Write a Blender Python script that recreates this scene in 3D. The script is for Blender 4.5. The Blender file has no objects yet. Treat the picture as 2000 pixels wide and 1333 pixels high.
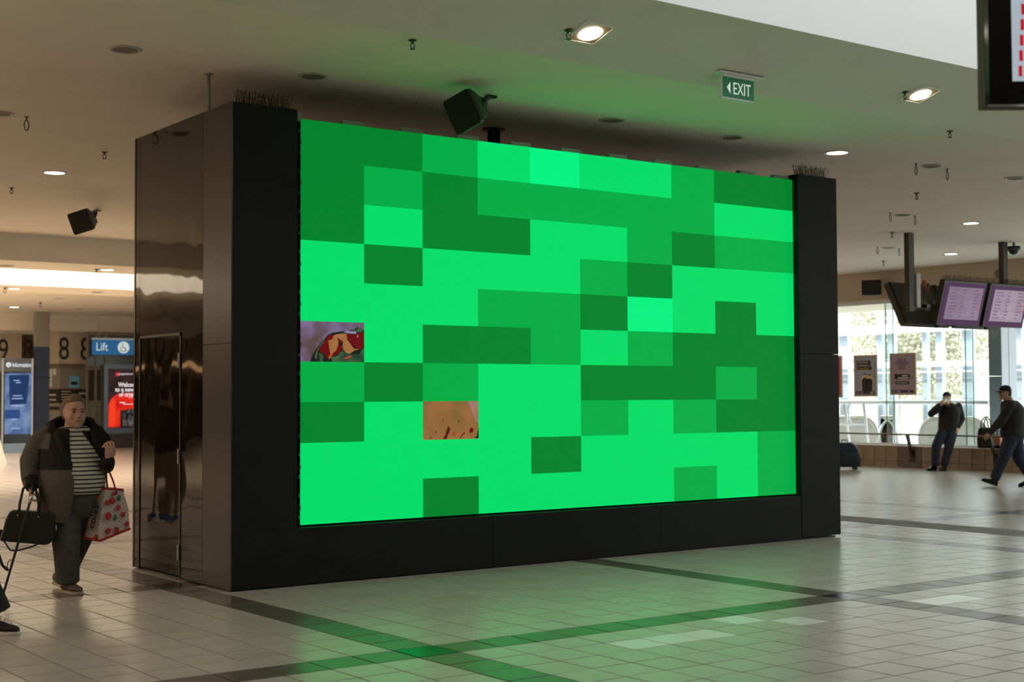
import bpy, bmesh, math, random
from mathutils import Vector, Matrix

random.seed(7)
SC = bpy.context.scene
COL = SC.collection
# ------------------------------------------------------------------ camera
FPX = 2778.0
EYE = Vector((-4.959, -10.648, 1.567))
_yaw, _pitch, _roll = 0.6310, 0.0391, -0.0044
FWD = Vector((math.sin(_yaw)*math.cos(_pitch), math.cos(_yaw)*math.cos(_pitch), math.sin(_pitch)))
_r0 = Vector((math.cos(_yaw), -math.sin(_yaw), 0)); _u0 = _r0.cross(FWD)
RGT = _r0*math.cos(_roll) + _u0*math.sin(_roll)
UPV = -_r0*math.sin(_roll) + _u0*math.cos(_roll)
cam_d = bpy.data.cameras.new('camera'); cam = bpy.data.objects.new('camera', cam_d); COL.objects.link(cam)
cam_d.sensor_width = 36.0; cam_d.lens = FPX/2000*36
cam.matrix_world = Matrix(((RGT.x, UPV.x, -FWD.x, EYE.x), (RGT.y, UPV.y, -FWD.y, EYE.y), (RGT.z, UPV.z, -FWD.z, EYE.z), (0, 0, 0, 1)))
cam_d.clip_end = 400
cam_d.dof.use_dof = True; cam_d.dof.focus_distance = 12.4; cam_d.dof.aperture_fstop = 2.8
SC.camera = cam
# ------------------------------------------------------------------ colour management, world, daylight
SC.view_settings.view_transform = 'Standard'; SC.view_settings.look = 'None'
SC.view_settings.gamma = 1.0; SC.view_settings.use_curve_mapping = False
SC.view_settings.exposure = 0.0
SC.cycles.use_denoising = True
SC.cycles.max_bounces = 7; SC.cycles.diffuse_bounces = 4; SC.cycles.glossy_bounces = 4; SC.cycles.transparent_max_bounces = 12
SC.cycles.sample_clamp_indirect = 6.0; SC.cycles.caustics_reflective = False; SC.cycles.caustics_refractive = False
W = bpy.data.worlds.new('daylight'); SC.world = W; W.use_nodes = True
bg = W.node_tree.nodes['Background']; bg.inputs[0].default_value = (0.90, 0.945, 1.0, 1); bg.inputs[1].default_value = 7.0

def area_light(name, loc, rot, sx, sy, power, col, portal=False, spread=math.pi):
    d = bpy.data.lights.new(name, 'AREA'); d.shape = 'RECTANGLE'; d.size = sx; d.size_y = sy; d.energy = power; d.color = col
    d.spread = spread
    if portal: d.cycles.is_portal = True
    o = bpy.data.objects.new(name, d); COL.objects.link(o); o.location = loc; o.rotation_euler = rot
    return o
sun = bpy.data.lights.new('sun', 'SUN'); sun.energy = 4.5; sun.angle = 0.01; sun.color = (1.0, 0.93, 0.80)
sun_o = bpy.data.objects.new('sun', sun); COL.objects.link(sun_o); sun_o.rotation_euler = (math.radians(38), 0, math.radians(-62))
# daylight arriving through the glazed roofs of the two light wells, and through the glazed wall (portal), plus two added fill wells
area_light('skylight_atrium', (6.75, -5.45, 6.40), (0, 0, 0), 14.2, 4.9, 270, (0.97, 0.985, 1.0))
area_light('skylight_far', (0.0, 15.95, 5.9), (math.radians(40), 0, 0), 27.5, 2.9, 1900, (1.0, 0.80, 0.58))
area_light('added_fill_side', (-10.7, 3.0, 7.0), (0, 0, 0), 8.0, 11.4, 980, (1.0, 0.82, 0.63))  # added fill in an unseen well, brightens and warms the floor by the woman
area_light('added_fill_hall', (0.0, 28.0, 7.0), (0, 0, 0), 8.6, 9.4, 2200, (1.0, 0.82, 0.62))  # added fill in an unseen well, lifts the dark far hall
area_light('window_portal', (20.7, 1.0, 2.1), (0, math.radians(90), 0), 3.3, 25.0, 1, (1, 1, 1), portal=True)

# pixel of the 2000x1333 photograph -> world point at a known depth plane
def ray(x, y): return FWD + RGT*((x-1000)/FPX) - UPV*((y-666.5)/FPX)
def onz(x, y, z=0.0): d = ray(x, y); return EYE + d*((z-EYE.z)/d.z)
def onx(x, y, X): d = ray(x, y); return EYE + d*((X-EYE.x)/d.x)
def on_soffit(x, y):
    d = ray(x, y); k = .30; t = (4.2-k*1.95-EYE.z-k*EYE.y)/(d.z+k*d.y); return EYE+d*t
def ony(x, y, Y): d = ray(x, y); return EYE + d*((Y-EYE.y)/d.y)

# ------------------------------------------------------------------ materials
MATS = {}
def mat(name, col, rough=0.5, metal=0.0, spec=0.5, noise=0.0, nscale=8.0, bump=0.0, bscale=40.0, emit=None, estr=0.0, coat=0.0, stretch=None):
    if name in MATS: return MATS[name]
    m = bpy.data.materials.new(name); m.use_nodes = True; nt = m.node_tree; N = nt.nodes; L = nt.links
    b = N['Principled BSDF']
    b.inputs['Base Color'].default_value = (*col, 1); b.inputs['Roughness'].default_value = rough
    b.inputs['Metallic'].default_value = metal; b.inputs['Specular IOR Level'].default_value = spec
    if coat: b.inputs['Coat Weight'].default_value = coat; b.inputs['Coat Roughness'].default_value = 0.05
    if emit: b.inputs['Emission Color'].default_value = (*emit, 1); b.inputs['Emission Strength'].default_value = estr
    tc = N.new('ShaderNodeTexCoord'); src = tc.outputs['Object']
    if stretch:
        mp = N.new('ShaderNodeMapping'); mp.inputs['Scale'].default_value = stretch; L.new(src, mp.inputs[0]); src = mp.outputs[0]
    if noise:
        n = N.new('ShaderNodeTexNoise'); n.inputs['Scale'].default_value = nscale; n.inputs['Detail'].default_value = 4; L.new(src, n.inputs['Vector'])
        mr = N.new('ShaderNodeMapRange'); mr.inputs['From Min'].default_value = .3; mr.inputs['From Max'].default_value = .7
        mr.inputs['To Min'].default_value = 1-noise; mr.inputs['To Max'].default_value = 1+noise; L.new(n.outputs['Fac'], mr.inputs['Value'])
        mx = N.new('ShaderNodeMix'); mx.data_type = 'RGBA'; mx.blend_type = 'MULTIPLY'; mx.inputs['Factor'].default_value = 1
        mx.inputs['A'].default_value = (*col, 1); L.new(mr.outputs[0], mx.inputs['B']); L.new(mx.outputs['Result'], b.inputs['Base Color'])
    if bump:
        n2 = N.new('ShaderNodeTexNoise'); n2.inputs['Scale'].default_value = bscale; n2.inputs['Detail'].default_value = 2; L.new(src, n2.inputs['Vector'])
        bp = N.new('ShaderNodeBump'); bp.inputs['Strength'].default_value = bump; bp.inputs['Distance'].default_value = 0.01
        L.new(n2.outputs['Fac'], bp.inputs['Height']); L.new(bp.outputs[0], b.inputs['Normal'])
    MATS[name] = m
    return m
def lin(r, g, b):
    f = lambda c: (c/255/12.92) if c/255 <= .04045 else ((c/255+.055)/1.055)**2.4
    return (f(r), f(g), f(b))
def emat(name, rgb, strength=1.0): return mat(name, (.004, .004, .004), .6, spec=.1, emit=lin(*rgb), estr=strength)
def pmat(name, rgb, rough=.6, **k): return mat(name, lin(*rgb), rough, **k)
def glass_mat(name, tint, gloss=0.06, rough=0.0):
    if name in MATS: return MATS[name]
    m = bpy.data.materials.new(name); m.use_nodes = True; nt = m.node_tree; nt.nodes.clear()
    o = nt.nodes.new('ShaderNodeOutputMaterial'); t = nt.nodes.new('ShaderNodeBsdfTransparent'); g = nt.nodes.new('ShaderNodeBsdfGlossy')
    x = nt.nodes.new('ShaderNodeMixShader'); f = nt.nodes.new('ShaderNodeFresnel'); f.inputs['IOR'].default_value = 1.45
    t.inputs[0].default_value = (*tint, 1); g.inputs['Roughness'].default_value = rough
    ge = nt.nodes.new('ShaderNodeNewGeometry'); sb_ = nt.nodes.new('ShaderNodeMath'); sb_.operation = 'SUBTRACT'; sb_.use_clamp = True; nt.links.new(f.outputs[0], sb_.inputs[0]); nt.links.new(ge.outputs['Backfacing'], sb_.inputs[1]); nt.links.new(sb_.outputs[0], x.inputs[0]); nt.links.new(t.outputs[0], x.inputs[1]); nt.links.new(g.outputs[0], x.inputs[2]); nt.links.new(x.outputs[0], o.inputs[0])
    MATS[name] = m
    return m

# ------------------------------------------------------------------ mesh helpers
V = Vector
class MB:
    def __init__(self): self.v = []; self.f = []; self.m = []; self.mi = 0
    def add(self, vs, fs):
        o = len(self.v); self.v += [V(p) for p in vs]
        for f in fs: self.f.append([i+o for i in f]); self.m.append(self.mi)
        return self
    def box(self, a, b):
        x0, y0, z0 = a; x1, y1, z1 = b
        return self.add([(x0,y0,z0),(x1,y0,z0),(x1,y1,z0),(x0,y1,z0),(x0,y0,z1),(x1,y0,z1),(x1,y1,z1),(x0,y1,z1)],
                        [(0,3,2,1),(4,5,6,7),(0,1,5,4),(1,2,6,5),(2,3,7,6),(3,0,4,7)])
    def obox(self, c, ax, ay, az):
        c, ax, ay, az = V(c), V(ax), V(ay), V(az)
        return self.add([c+ax*i+ay*j+az*k for k in (-1,1) for j, i in ((-1,-1),(-1,1),(1,1),(1,-1))],
                        [(0,3,2,1),(4,5,6,7),(0,1,5,4),(1,2,6,5),(2,3,7,6),(3,0,4,7)])
    def quad(self, *p): return self.add(p, [tuple(range(len(p)))])
    def loft(self, rings, cap=True):
        n = len(rings[0]); o = len(self.v)
        vs = [p for r in rings for p in r]; fs = []
        for i in range(len(rings)-1):
            for j in range(n):
                a = i*n+j; b = i*n+(j+1) % n
                fs.append((a, b, b+n, a+n))
        if cap: fs += [tuple(reversed(range(n))), tuple((len(rings)-1)*n+j for j in range(n))]
        return self.add(vs, fs)
    def tube(self, pts, rad, n=10, flat=1.0, up=None, round_ends=False):
        pts = [V(p) for p in pts]
        if not hasattr(rad, '__len__'): rad = [rad]*len(pts)
        rad = list(rad)
        if round_ends:
            d0 = (pts[0]-pts[1]).normalized(); d1 = (pts[-1]-pts[-2]).normalized()
            pts = [pts[0]+d0*rad[0]*.85, pts[0]+d0*rad[0]*.5] + pts + [pts[-1]+d1*rad[-1]*.5, pts[-1]+d1*rad[-1]*.85]
            rad = [rad[0]*.4, rad[0]*.82] + rad + [rad[-1]*.82, rad[-1]*.4]
        rings = []; prev = None
        for i, p in enumerate(pts):
            t = (pts[min(i+1, len(pts)-1)] - pts[max(i-1, 0)]).normalized()
            if prev is None:
                a = V(up) if up else (V((0,0,1)) if abs(t.z) < .9 else V((1,0,0)))
                prev = (a - t*a.dot(t)).normalized()
            else: prev = (prev - t*prev.dot(t)).normalized()
            q = t.cross(prev)
            rings.append([p + (prev*math.cos(2*math.pi*k/n) + q*math.sin(2*math.pi*k/n)*flat)*rad[i] for k in range(n)])
        return self.loft(rings)
    def cyl(self, p0, p1, r0, r1=None, n=16): return self.tube([p0, p1], [r0, r0 if r1 is None else r1], n)
    def ell(self, c, r, X=(1,0,0), Y=(0,1,0), Z=(0,0,1), n=12, m=8):
        c, X, Y, Z = V(c), V(X), V(Y), V(Z); rings = []
        for i in range(1, m):
            t = math.pi*i/m
            rings.append([c - Z*math.cos(t)*r[2] + (X*math.cos(2*math.pi*k/n)*r[0] + Y*math.sin(2*math.pi*k/n)*r[1])*math.sin(t) for k in range(n)])
        rings = [[c - Z*r[2]*.999 + (X*math.cos(2*math.pi*k/n)*r[0] + Y*math.sin(2*math.pi*k/n)*r[1])*.02 for k in range(n)]] + rings + \
                [[c + Z*r[2]*.999 + (X*math.cos(2*math.pi*k/n)*r[0] + Y*math.sin(2*math.pi*k/n)*r[1])*.02 for k in range(n)]]
        return self.loft(rings)
    def prism(self, poly, d):
        d = V(d); n = len(poly); poly = [V(p) for p in poly]
        return self.add(poly+[p+d for p in poly], [tuple(reversed(range(n))), tuple(n+i for i in range(n))] + [(i, (i+1) % n, n+(i+1) % n, n+i) for i in range(n)])
    def disc(self, c, r, X=(1,0,0), Y=(0,1,0), n=24):
        c, X, Y = V(c), V(X), V(Y)
        return self.quad(*[c+X*math.cos(2*math.pi*k/n)*r+Y*math.sin(2*math.pi*k/n)*r for k in range(n)])
    def lathe(self, c, prof, n=24, axis=(0,0,1)):
        Z = V(axis).normalized(); X = (V((1,0,0)) if abs(Z.x) < .9 else V((0,1,0))); X = (X-Z*X.dot(Z)).normalized(); Y = Z.cross(X); c = V(c)
        return self.loft([[c+Z*z+(X*math.cos(2*math.pi*k/n)+Y*math.sin(2*math.pi*k/n))*r for k in range(n)] for r, z in prof])
    def build(self, name, mats, parent=None, smooth=False, bevel=0.0, fix=True):
        me = bpy.data.meshes.new(name); off = wloc(parent) if parent else V((0,0,0))
        me.from_pydata([p-off for p in self.v], [], self.f)
        for m in (mats if isinstance(mats, (list, tuple)) else [mats]): me.materials.append(m)
        for p, mi in zip(me.polygons, self.m): p.material_index = mi
        if fix:
            bm = bmesh.new(); bm.from_mesh(me); bmesh.ops.recalc_face_normals(bm, faces=bm.faces); bm.to_mesh(me); bm.free()
        if smooth:
            for p in me.polygons: p.use_smooth = True
        o = bpy.data.objects.new(name, me); COL.objects.link(o)
        if parent: o.parent = parent
        if bevel:
            b = o.modifiers.new('bevel', 'BEVEL'); b.width = bevel; b.segments = 2; b.limit_method = 'ANGLE'
        return o
def wloc(o):
    p = V(o.location)
    while o.parent: o = o.parent; p += V(o.location)
    return p
def tag(o, label=None, cat=None, group=None, kind=None):
    if label: o['label'] = label
    if cat: o['category'] = cat
    if group: o['group'] = group
    if kind: o['kind'] = kind
    return o
def thing(name, loc, label, cat, group=None):
    o = bpy.data.objects.new(name, None); o.empty_display_size = .1; COL.objects.link(o); o.location = loc
    return tag(o, label, cat, group)
def copy_tree(o, loc, label=None, group=None):
    r = o.copy(); COL.objects.link(r); r.location = loc
    if label: r['label'] = label
    if group: r['group'] = group
    for ch in o.children:
        c = ch.copy(); COL.objects.link(c); c.parent = r
        for g in ch.children:
            d = g.copy(); COL.objects.link(d); d.parent = c
    return r
def struct(o): o['kind'] = 'structure'; return o
def text(name, s, size, m, parent, origin, right, up, align='LEFT', depth=.001, bold=0.0, sx=1.0, space=1.0):
    cu = bpy.data.curves.new(name, 'FONT'); cu.body = s; cu.size = size; cu.align_x = align; cu.extrude = depth; cu.offset = bold; cu.resolution_u = 6
    cu.space_line = space; cu.materials.append(m)
    right = V(right).normalized(); up = V(up).normalized(); n = right.cross(up)
    o0 = bpy.data.objects.new(name, cu); COL.objects.link(o0)
    me = bpy.data.meshes.new_from_object(o0.evaluated_get(bpy.context.evaluated_depsgraph_get())); me.name = name
    bpy.data.objects.remove(o0); bpy.data.curves.remove(cu)
    if not me.materials: me.materials.append(m)
    o = bpy.data.objects.new(name, me); COL.objects.link(o)
    off = wloc(parent); p = V(origin)-off; r = right*sx
    o.parent = parent
    o.matrix_local = Matrix(((r.x, up.x, n.x, p.x), (r.y, up.y, n.y, p.y), (r.z, up.z, n.z, p.z), (0,0,0,1)))
    return o
def remesh(o, voxel, smooth_it=4, fac=.5):
    m = o.modifiers.new('r', 'REMESH'); m.mode = 'VOXEL'; m.voxel_size = voxel; m.use_smooth_shade = True
    if smooth_it: s = o.modifiers.new('s', 'SMOOTH'); s.factor = fac; s.iterations = smooth_it
    dg = bpy.context.evaluated_depsgraph_get(); me = bpy.data.meshes.new_from_object(o.evaluated_get(dg))
    o.modifiers.clear(); o.data = me
    for p in me.polygons: p.use_smooth = True
    return o
# ------------------------------------------------------------------ shared materials
M_ceil = mat('ceiling_paint', (.84, .755, .645), .85, noise=.03, nscale=1.5)
M_soff = mat('soffit_paint', (.82, .77, .68), .85, noise=.03, nscale=1.5)
M_well = mat('light_well_paint', (.90, .90, .895), .8)
M_wall = mat('wall_paint', (.55, .46, .36), .8, noise=.04, nscale=2)
M_grout = mat('grout', (.032, .027, .022), .9)
M_tile = mat('floor_tile_beige', (.515, .472, .412), .25, spec=.6, noise=.07, nscale=2.2, bump=.06, bscale=90)
M_tile2 = mat('floor_tile_beige_warm', (.50, .457, .397), .25, spec=.6, noise=.07, nscale=2.0, bump=.06, bscale=90)
M_tile3 = mat('floor_tile_beige_pale', (.53, .487, .427), .25, spec=.6, noise=.07, nscale=2.6, bump=.06, bscale=90)
M_tiled = mat('floor_tile_grey', (.14, .115, .095), .25, spec=.5, noise=.1, nscale=3, bump=.05, bscale=90)
M_tilek = mat('floor_tile_black', (.012, .012, .013), .2, spec=.5)
M_tilew = mat('floor_tile_new', (.78, .76, .72), .24, spec=.5)
M_black = mat('housing_black_matt', (.0075, .0078, .007), .6, spec=.25, noise=.25, nscale=3, bump=.03, bscale=300)
M_satin = mat('housing_black_satin', (.022, .016, .013), .27, spec=.8, noise=.2, nscale=4)
M_dark = mat('dark_metal', (.02, .019, .018), .5)
M_alu = mat('aluminium', (.55, .55, .53), .38, metal=1.0)
M_steel = mat('steel', (.6, .6, .58), .3, metal=1.0)
M_white = mat('white_paint', (.82, .82, .80), .5)
M_whitef = mat('white_frame', (.85, .88, .92), .45)
M_grey = mat('grey_bracket', (.34, .34, .32), .5)
M_glass = glass_mat('clear_glass', (.90, .95, .94))
M_fin = glass_mat('green_glass', (.86, .94, .92))
M_lamp = mat('lamp_white', (.8, .8, .8), .5, emit=(1.0, .93, .82), estr=14.0)

# ------------------------------------------------------------------ floor
PH = .008; E1 = V((math.cos(PH), math.sin(PH), 0)); E2 = V((-math.sin(PH), math.cos(PH), 0)); G0 = V((-.0304, -3.35, 0)); Q = .3
I0, I1, J0, J1 = -24, 41, -21, 47
def gp(i, j, z=0.0): return G0 + E1*(Q*i) + E2*(Q*j) + V((0, 0, z))
def far_floor_mat():
    m = bpy.data.materials.new('floor_tile_distant'); m.use_nodes = True; nt = m.node_tree; b = nt.nodes['Principled BSDF']
    tc = nt.nodes.new('ShaderNodeTexCoord'); mp = nt.nodes.new('ShaderNodeMapping'); mp.inputs['Location'].default_value = (.0304, 3.35, 0)
    br = nt.nodes.new('ShaderNodeTexBrick'); br.offset = 0; br.inputs['Scale'].default_value = 1.0
    br.inputs['Brick Width'].default_value = Q; br.inputs['Row Height'].default_value = Q; br.inputs['Mortar Size'].default_value = .006
    br.inputs['Color1'].default_value = (.52, .477, .417, 1); br.inputs['Color2'].default_value = (.505, .462, .402, 1); br.inputs['Mortar'].default_value = (.12, .1, .08, 1)
    nt.links.new(tc.outputs['Object'], mp.inputs[0]); nt.links.new(mp.outputs[0], br.inputs['Vector']); nt.links.new(br.outputs[0], b.inputs['Base Color'])
    b.inputs['Roughness'].default_value = .25
    return m
fb = MB()
a0, b0, c0, d0 = gp(I0, J0), gp(I1, J0), gp(I1, J1), gp(I0, J1)
X0, X1, Y0, Y1 = -22, 20.5, -15, 48.5
for q in ([(X0,Y0,0),(X1,Y0,0),b0,a0], [b0,(X1,Y0,0),(X1,Y1,0),c0], [c0,(X1,Y1,0),(X0,Y1,0),d0], [d0,(X0,Y1,0),(X0,Y0,0),a0]): fb.quad(*q)
fb.mi = 1; fb.quad(*[V(p)+V((0,0,-.006)) for p in ((-9,-11.5,0), (14,-11.5,0), (14,12.5,0), (-9,12.5,0))])
floor = struct(fb.build('floor', [far_floor_mat(), M_grout]))
whites = {(3,-2),(4,-2),(5,-2),(7,-1),(8,-2),(13,-2),(14,-2)}
def tile_mat(i, j):
    if (i, j) in whites: return M_tilew
    bi = (i+1) % 13 == 0; bj = j % 13 == 0
    if bi and bj: return M_tilek
    if bi or bj: return M_tiled
    return (M_tile, M_tile, M_tile2, M_tile3)[(i*7919+j*104729+i*j*31) % 4]
def tile_shape(h):
    g = .0058; t = MB(); c = [E1*g+E2*g, E1*(Q-g)+E2*g, E1*(Q-g)+E2*(Q-g), E1*g+E2*(Q-g)]
    s = .0015; c2 = [c[0]+(E1+E2)*s, c[1]+(-E1+E2)*s, c[2]+(-E1-E2)*s, c[3]+(E1-E2)*s]
    lo = [p+V((0,0,-.006)) for p in c]; mid = [p+V((0,0,h-.001)) for p in c]; hi = [p+V((0,0,h)) for p in c2]
    t.add(lo+mid+hi, [(8,9,10,11)]+[(k, (k+1) % 4, 4+(k+1) % 4, 4+k) for k in range(4)]+[(4+k, 4+(k+1) % 4, 8+(k+1) % 4, 8+k) for k in range(4)])
    return t
cand = []
for i in range(I0, I1):
    for j in range(J0, J1):
        c = gp(i+.5, j+.5); d = c-EYE; z = d.dot(FWD)
        px = 1000+FPX*d.dot(RGT)/z if z > .5 else -9999; py = 666.5-FPX*d.dot(UPV)/z if z > .5 else 9999
        hid = (0.1 < c.x < 7.2 and c.y > 0)
        vis = z > .5 and -30 < px < 2030 and py < 1350 and not hid
        cand.append((0 if vis else 1, z, i, j))
cand.sort()
mesh_of = {}
for n, (nv, z, i, j) in enumerate(cand[:300]):
    m = tile_mat(i, j); key = (m.name, (i*13+j*7) % 3)
    if key not in mesh_of:
        o = tile_shape((-.0004, 0, .0005)[key[1]]).build('tile', m, floor); mesh_of[key] = o.data
    else: o = bpy.data.objects.new('tile', mesh_of[key]); COL.objects.link(o); o.parent = floor
    o.location = gp(i, j)
rest = MB(); pal = [M_tile, M_tile2, M_tile3, M_tiled, M_tilek, M_tilew]
for nv, z, i, j in cand[300:]:
    t = tile_shape((-.0004, 0, .0005)[(i*13+j*7) % 3]); rest.mi = pal.index(tile_mat(i, j)); g = gp(i, j)
    rest.add([p+g for p in t.v], t.f)
tag(rest.build('tile_field', pal, floor, fix=False), kind='stuff')
# tactile paver strip in the floor beyond the housing
tp = MB(); tp.box((8.86, -14, -.004), (9.46, 12, .0022))
strip = tp.build('tactile_strip', mat('tactile_grey', (.075, .068, .062), .5, noise=.15, nscale=5), floor)
st = MB()
for k in range(520):
    for q in range(3):
        cx = 8.96+.2*q; cy = -3.2+k*.022+(.011 if q % 2 else 0)
        st.add([(cx-.045,cy-.005,.002),(cx+.045,cy-.005,.002),(cx+.045,cy+.005,.002),(cx-.045,cy+.005,.002),(cx,cy,.0055)], [(0,1,4),(1,2,4),(2,3,4),(3,0,4)])
tag(st.build('tactile_studs', M_grey, strip), kind='stuff')

# ------------------------------------------------------------------ ceilings, light wells, walls
ZC, ZS, ZB = 4.31, 4.20, 3.86
cb = MB()
XA, XB = -22, 20.5
def slab(x0, x1, y0, y1, z, t=.25): cb.box((x0, y0, z), (x1, y1, z+t))
CX0, CX1, CY0, CY1 = -15, -6.5, -1.95, 9.0  # ceiling hole for the added side fill well, out of view
slab(CX1, XB, -1.95, 13.2, ZC); slab(XA, CX0, -1.95, 13.2, ZC); slab(CX0, CX1, CY1, 13.2, ZC)
ceiling = struct(cb.build('ceiling', M_ceil))
cb = MB(); VX0, VX1, VY0, VY1 = -.5, 14.0, -8.0, -2.888; ZV = 4.481
cb.prism([(XA, -1.95, ZS), (XA, VY1, ZV), (XA, VY1, 4.75), (XA, -1.95, 4.75)], (XB-XA, 0, 0)); slab(XA, XB, -15, VY0, ZV, .36); slab(XA, VX0, VY0, VY1, ZV, .36); slab(VX1, XB, VY0, VY1, ZV, .36)
struct(cb.build('ceiling_soffit', M_soff))
cb = MB(); BX = 14.0
slab(XA, XB, 13.2, 14.7, ZB, .8); slab(XA, -BX, 14.7, 18.4, ZB, .8); slab(BX, XB, 14.7, 18.4, ZB, .8); slab(XA, XB, 18.4, 20.3, ZB, .8)
slab(5, XB, 20.3, 35.3, ZC); slab(XA, -5, 20.3, 35.3, ZC); slab(-5, 5, 20.3, 23, ZC); slab(-5, 5, 33, 35.3, ZC); slab(XA, XB, 35.3, 48.5, 3.76, .8)  # the gap left here is for the added hall fill well
struct(cb.build('ceiling_concourse', M_ceil))
wb = MB(); T = .12
for x0, x1, y0, y1, zz, top in ((VX0, VX1, VY0, VY1, ZV, 6.5), (-BX, BX, 14.7, 18.4, ZB, 7.0), (CX0, CX1, CY0, CY1, ZC, 7.1), (-5, 5, 23, 33, ZC, 7.1)):  # last two wells are added out of view for fill light
    e = .02; wb.box((x0+e, y1-e, zz+.0008), (x1-e, y1+T, top)); wb.box((x0+e, y0-T, zz+.0008), (x1-e, y0+e, top)); wb.box((x0-T, y0-T, zz+.0008), (x0+e, y1+T, top)); wb.box((x1-e, y0-T, zz+.0008), (x1+T, y1+T, top))
    wb.box((x0-T, y0-T, top), (x1+T, y1+T, top+.1))
struct(wb.build('wall_lightwell', M_well))
wb = MB(); wb.box((-22.3, -15, 0), (-22, 48.5, 4.6)); struct(wb.build('wall_west', M_wall))
wb = MB(); wb.box((-22.3, -15.3, 0), (20.5, -15, 4.6)); struct(wb.build('wall_rear', M_wall))
wb = MB(); wb.box((-22.3, 48.5, 0), (20.8, 48.8, 4.6)); struct(wb.build('wall_back', M_wall))

# window wall: low tiled sill wall, glazing, lintel wall
WX = 20.2; YS0, YS1 = -12.0, 14.0
wb = MB(); wb.box((WX+.02, YS0, 0), (WX+.30, YS1, .445)); wb.box((WX, YS1, 0), (WX+.3, 48.5, 4.6)); wb.box((WX, -15, 0), (WX+.3, YS0, 4.6))
wb.box((WX, YS0, 3.68), (WX+.3, YS1, 4.6))
wall_e = struct(wb.build('wall_window', M_wall))
gr = MB(); gr.box((WX+.012, YS0, .002), (WX+.021, YS1, .444)); gr.build('sill_grout', M_grout, wall_e)
ledge = MB(); ledge.box((WX-.01, YS0, .445), (WX+.3, YS1, .462)); ledge.build('sill_ledge', M_white, wall_e)
M_wt = mat('sill_tile_brown', (.30, .215, .14), .45, noise=.12, nscale=3); M_wtd = mat('sill_tile_dark', (.13, .095, .07), .45, noise=.12, nscale=3)
mm = {}
k = 0; yy = 5.4
while yy < 12.2:
    for z0, z1 in ((.004, .115), (.125, .441)):
        m = M_wtd if abs(yy-9.06) < .17 else M_wt
        key = (m.name, z0)
        if key not in mm:
            t = MB(); t.box((WX, .004, z0), (WX+.02, .310, z1)); o = t.build('wall_tile', m, wall_e); mm[key] = o.data
        else: o = bpy.data.objects.new('wall_tile', mm[key]); COL.objects.link(o); o.parent = wall_e
        o.location = (0, yy, 0)
    yy += .318
wt = MB(); wt.box((WX, YS0, .004), (WX+.02, 5.39, .441)); wt.box((WX, 12.1, .004), (WX+.02, YS1, .441)); wt.build('tile_strip', M_wt, wall_e)
win = MB(); win.box((WX+.19, YS0, 3.60), (WX+.28, YS1, 3.68)); win.box((WX+.19, YS0, .462), (WX+.28, YS1, .50))
window = struct(win.build('window_1', M_whitef)); M_edge = mat('glass_edge', (.06, .12, .11), .3)
ys = [-12]+[-10.9+2.09*k for k in range(0, 12)]
for a, b in zip(ys[:-1], ys[1:]):
    p = MB(); p.box((WX+.22, a+.01, .50), (WX+.232, b-.01, 3.60)); p.build('pane', M_glass, window)
    if b < 13.9:
        p = MB(); p.box((WX+.235, b-.008, .50), (WX+.49, b+.008, 3.60)); fn = p.build('glass_fin', M_fin, window)
        for xe in (WX+.235, WX+.49):
            p = MB(); p.box((xe-.004, b-.011, .50), (xe+.004, b+.011, 3.60)); p.build('fin_edge', M_edge, fn)

# ------------------------------------------------------------------ outside the window wall
og = MB(); og.box((20.8, -30, -.3), (60, 45, -.02)); struct(og.build('ground_outside', mat('outside_paving', (.62, .60, .56), .8, noise=.1, nscale=.6)))
cp = MB(); cp.box((20.5, -15, 3.75), (24.5, 30, 3.95)); struct(cp.build('roof_canopy', mat('canopy_soffit', (.62, .54, .42), .8)))
def at_x(px, py, X): return onx(px, py, X)
FX = 26.0
f = MB()
for py, h in ((640, .12), (712, .07), (786, .07)):
    z = onx(1800, py, FX).z; f.box((FX, -4, z-h), (FX+.12, 26, z+h))
f.box((FX+.02, -4, onx(1800, 727, FX).z-.02), (FX+.06, 26, onx(1800, 727, FX).z+.02))
gal = struct(f.build('trim_1', M_whitef)); gal['label'] = 'white horizontal rails of the outer glazed screen beyond the window'
post = [(1652, .3), (1722, .16), (1745, .2), (1810, .14), (1838, .2), (1893, .3), (1990, .3)]
for px, w in post:
    y = onx(px, 700, FX+.3).y; p = MB(); p.box((FX+.2, y-w/2, -.02), (FX+.35, y+w/2, 5.2)); p.build('post', mat('outer_post', (.42, .48, .56), .6), gal)
bk = MB(); bk.prism([(41, -25, -.1), (45, -25, 6.4), (45, 48, 6.4), (41, 48, -.1)], (1, 0, 0)); tag(bk.build('added_bank', mat('added_bank_pale', (.29, .275, .215), .95, noise=.35, nscale=1.2)), kind='structure')  # backdrop bank added behind the trees to cut the white sky
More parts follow.
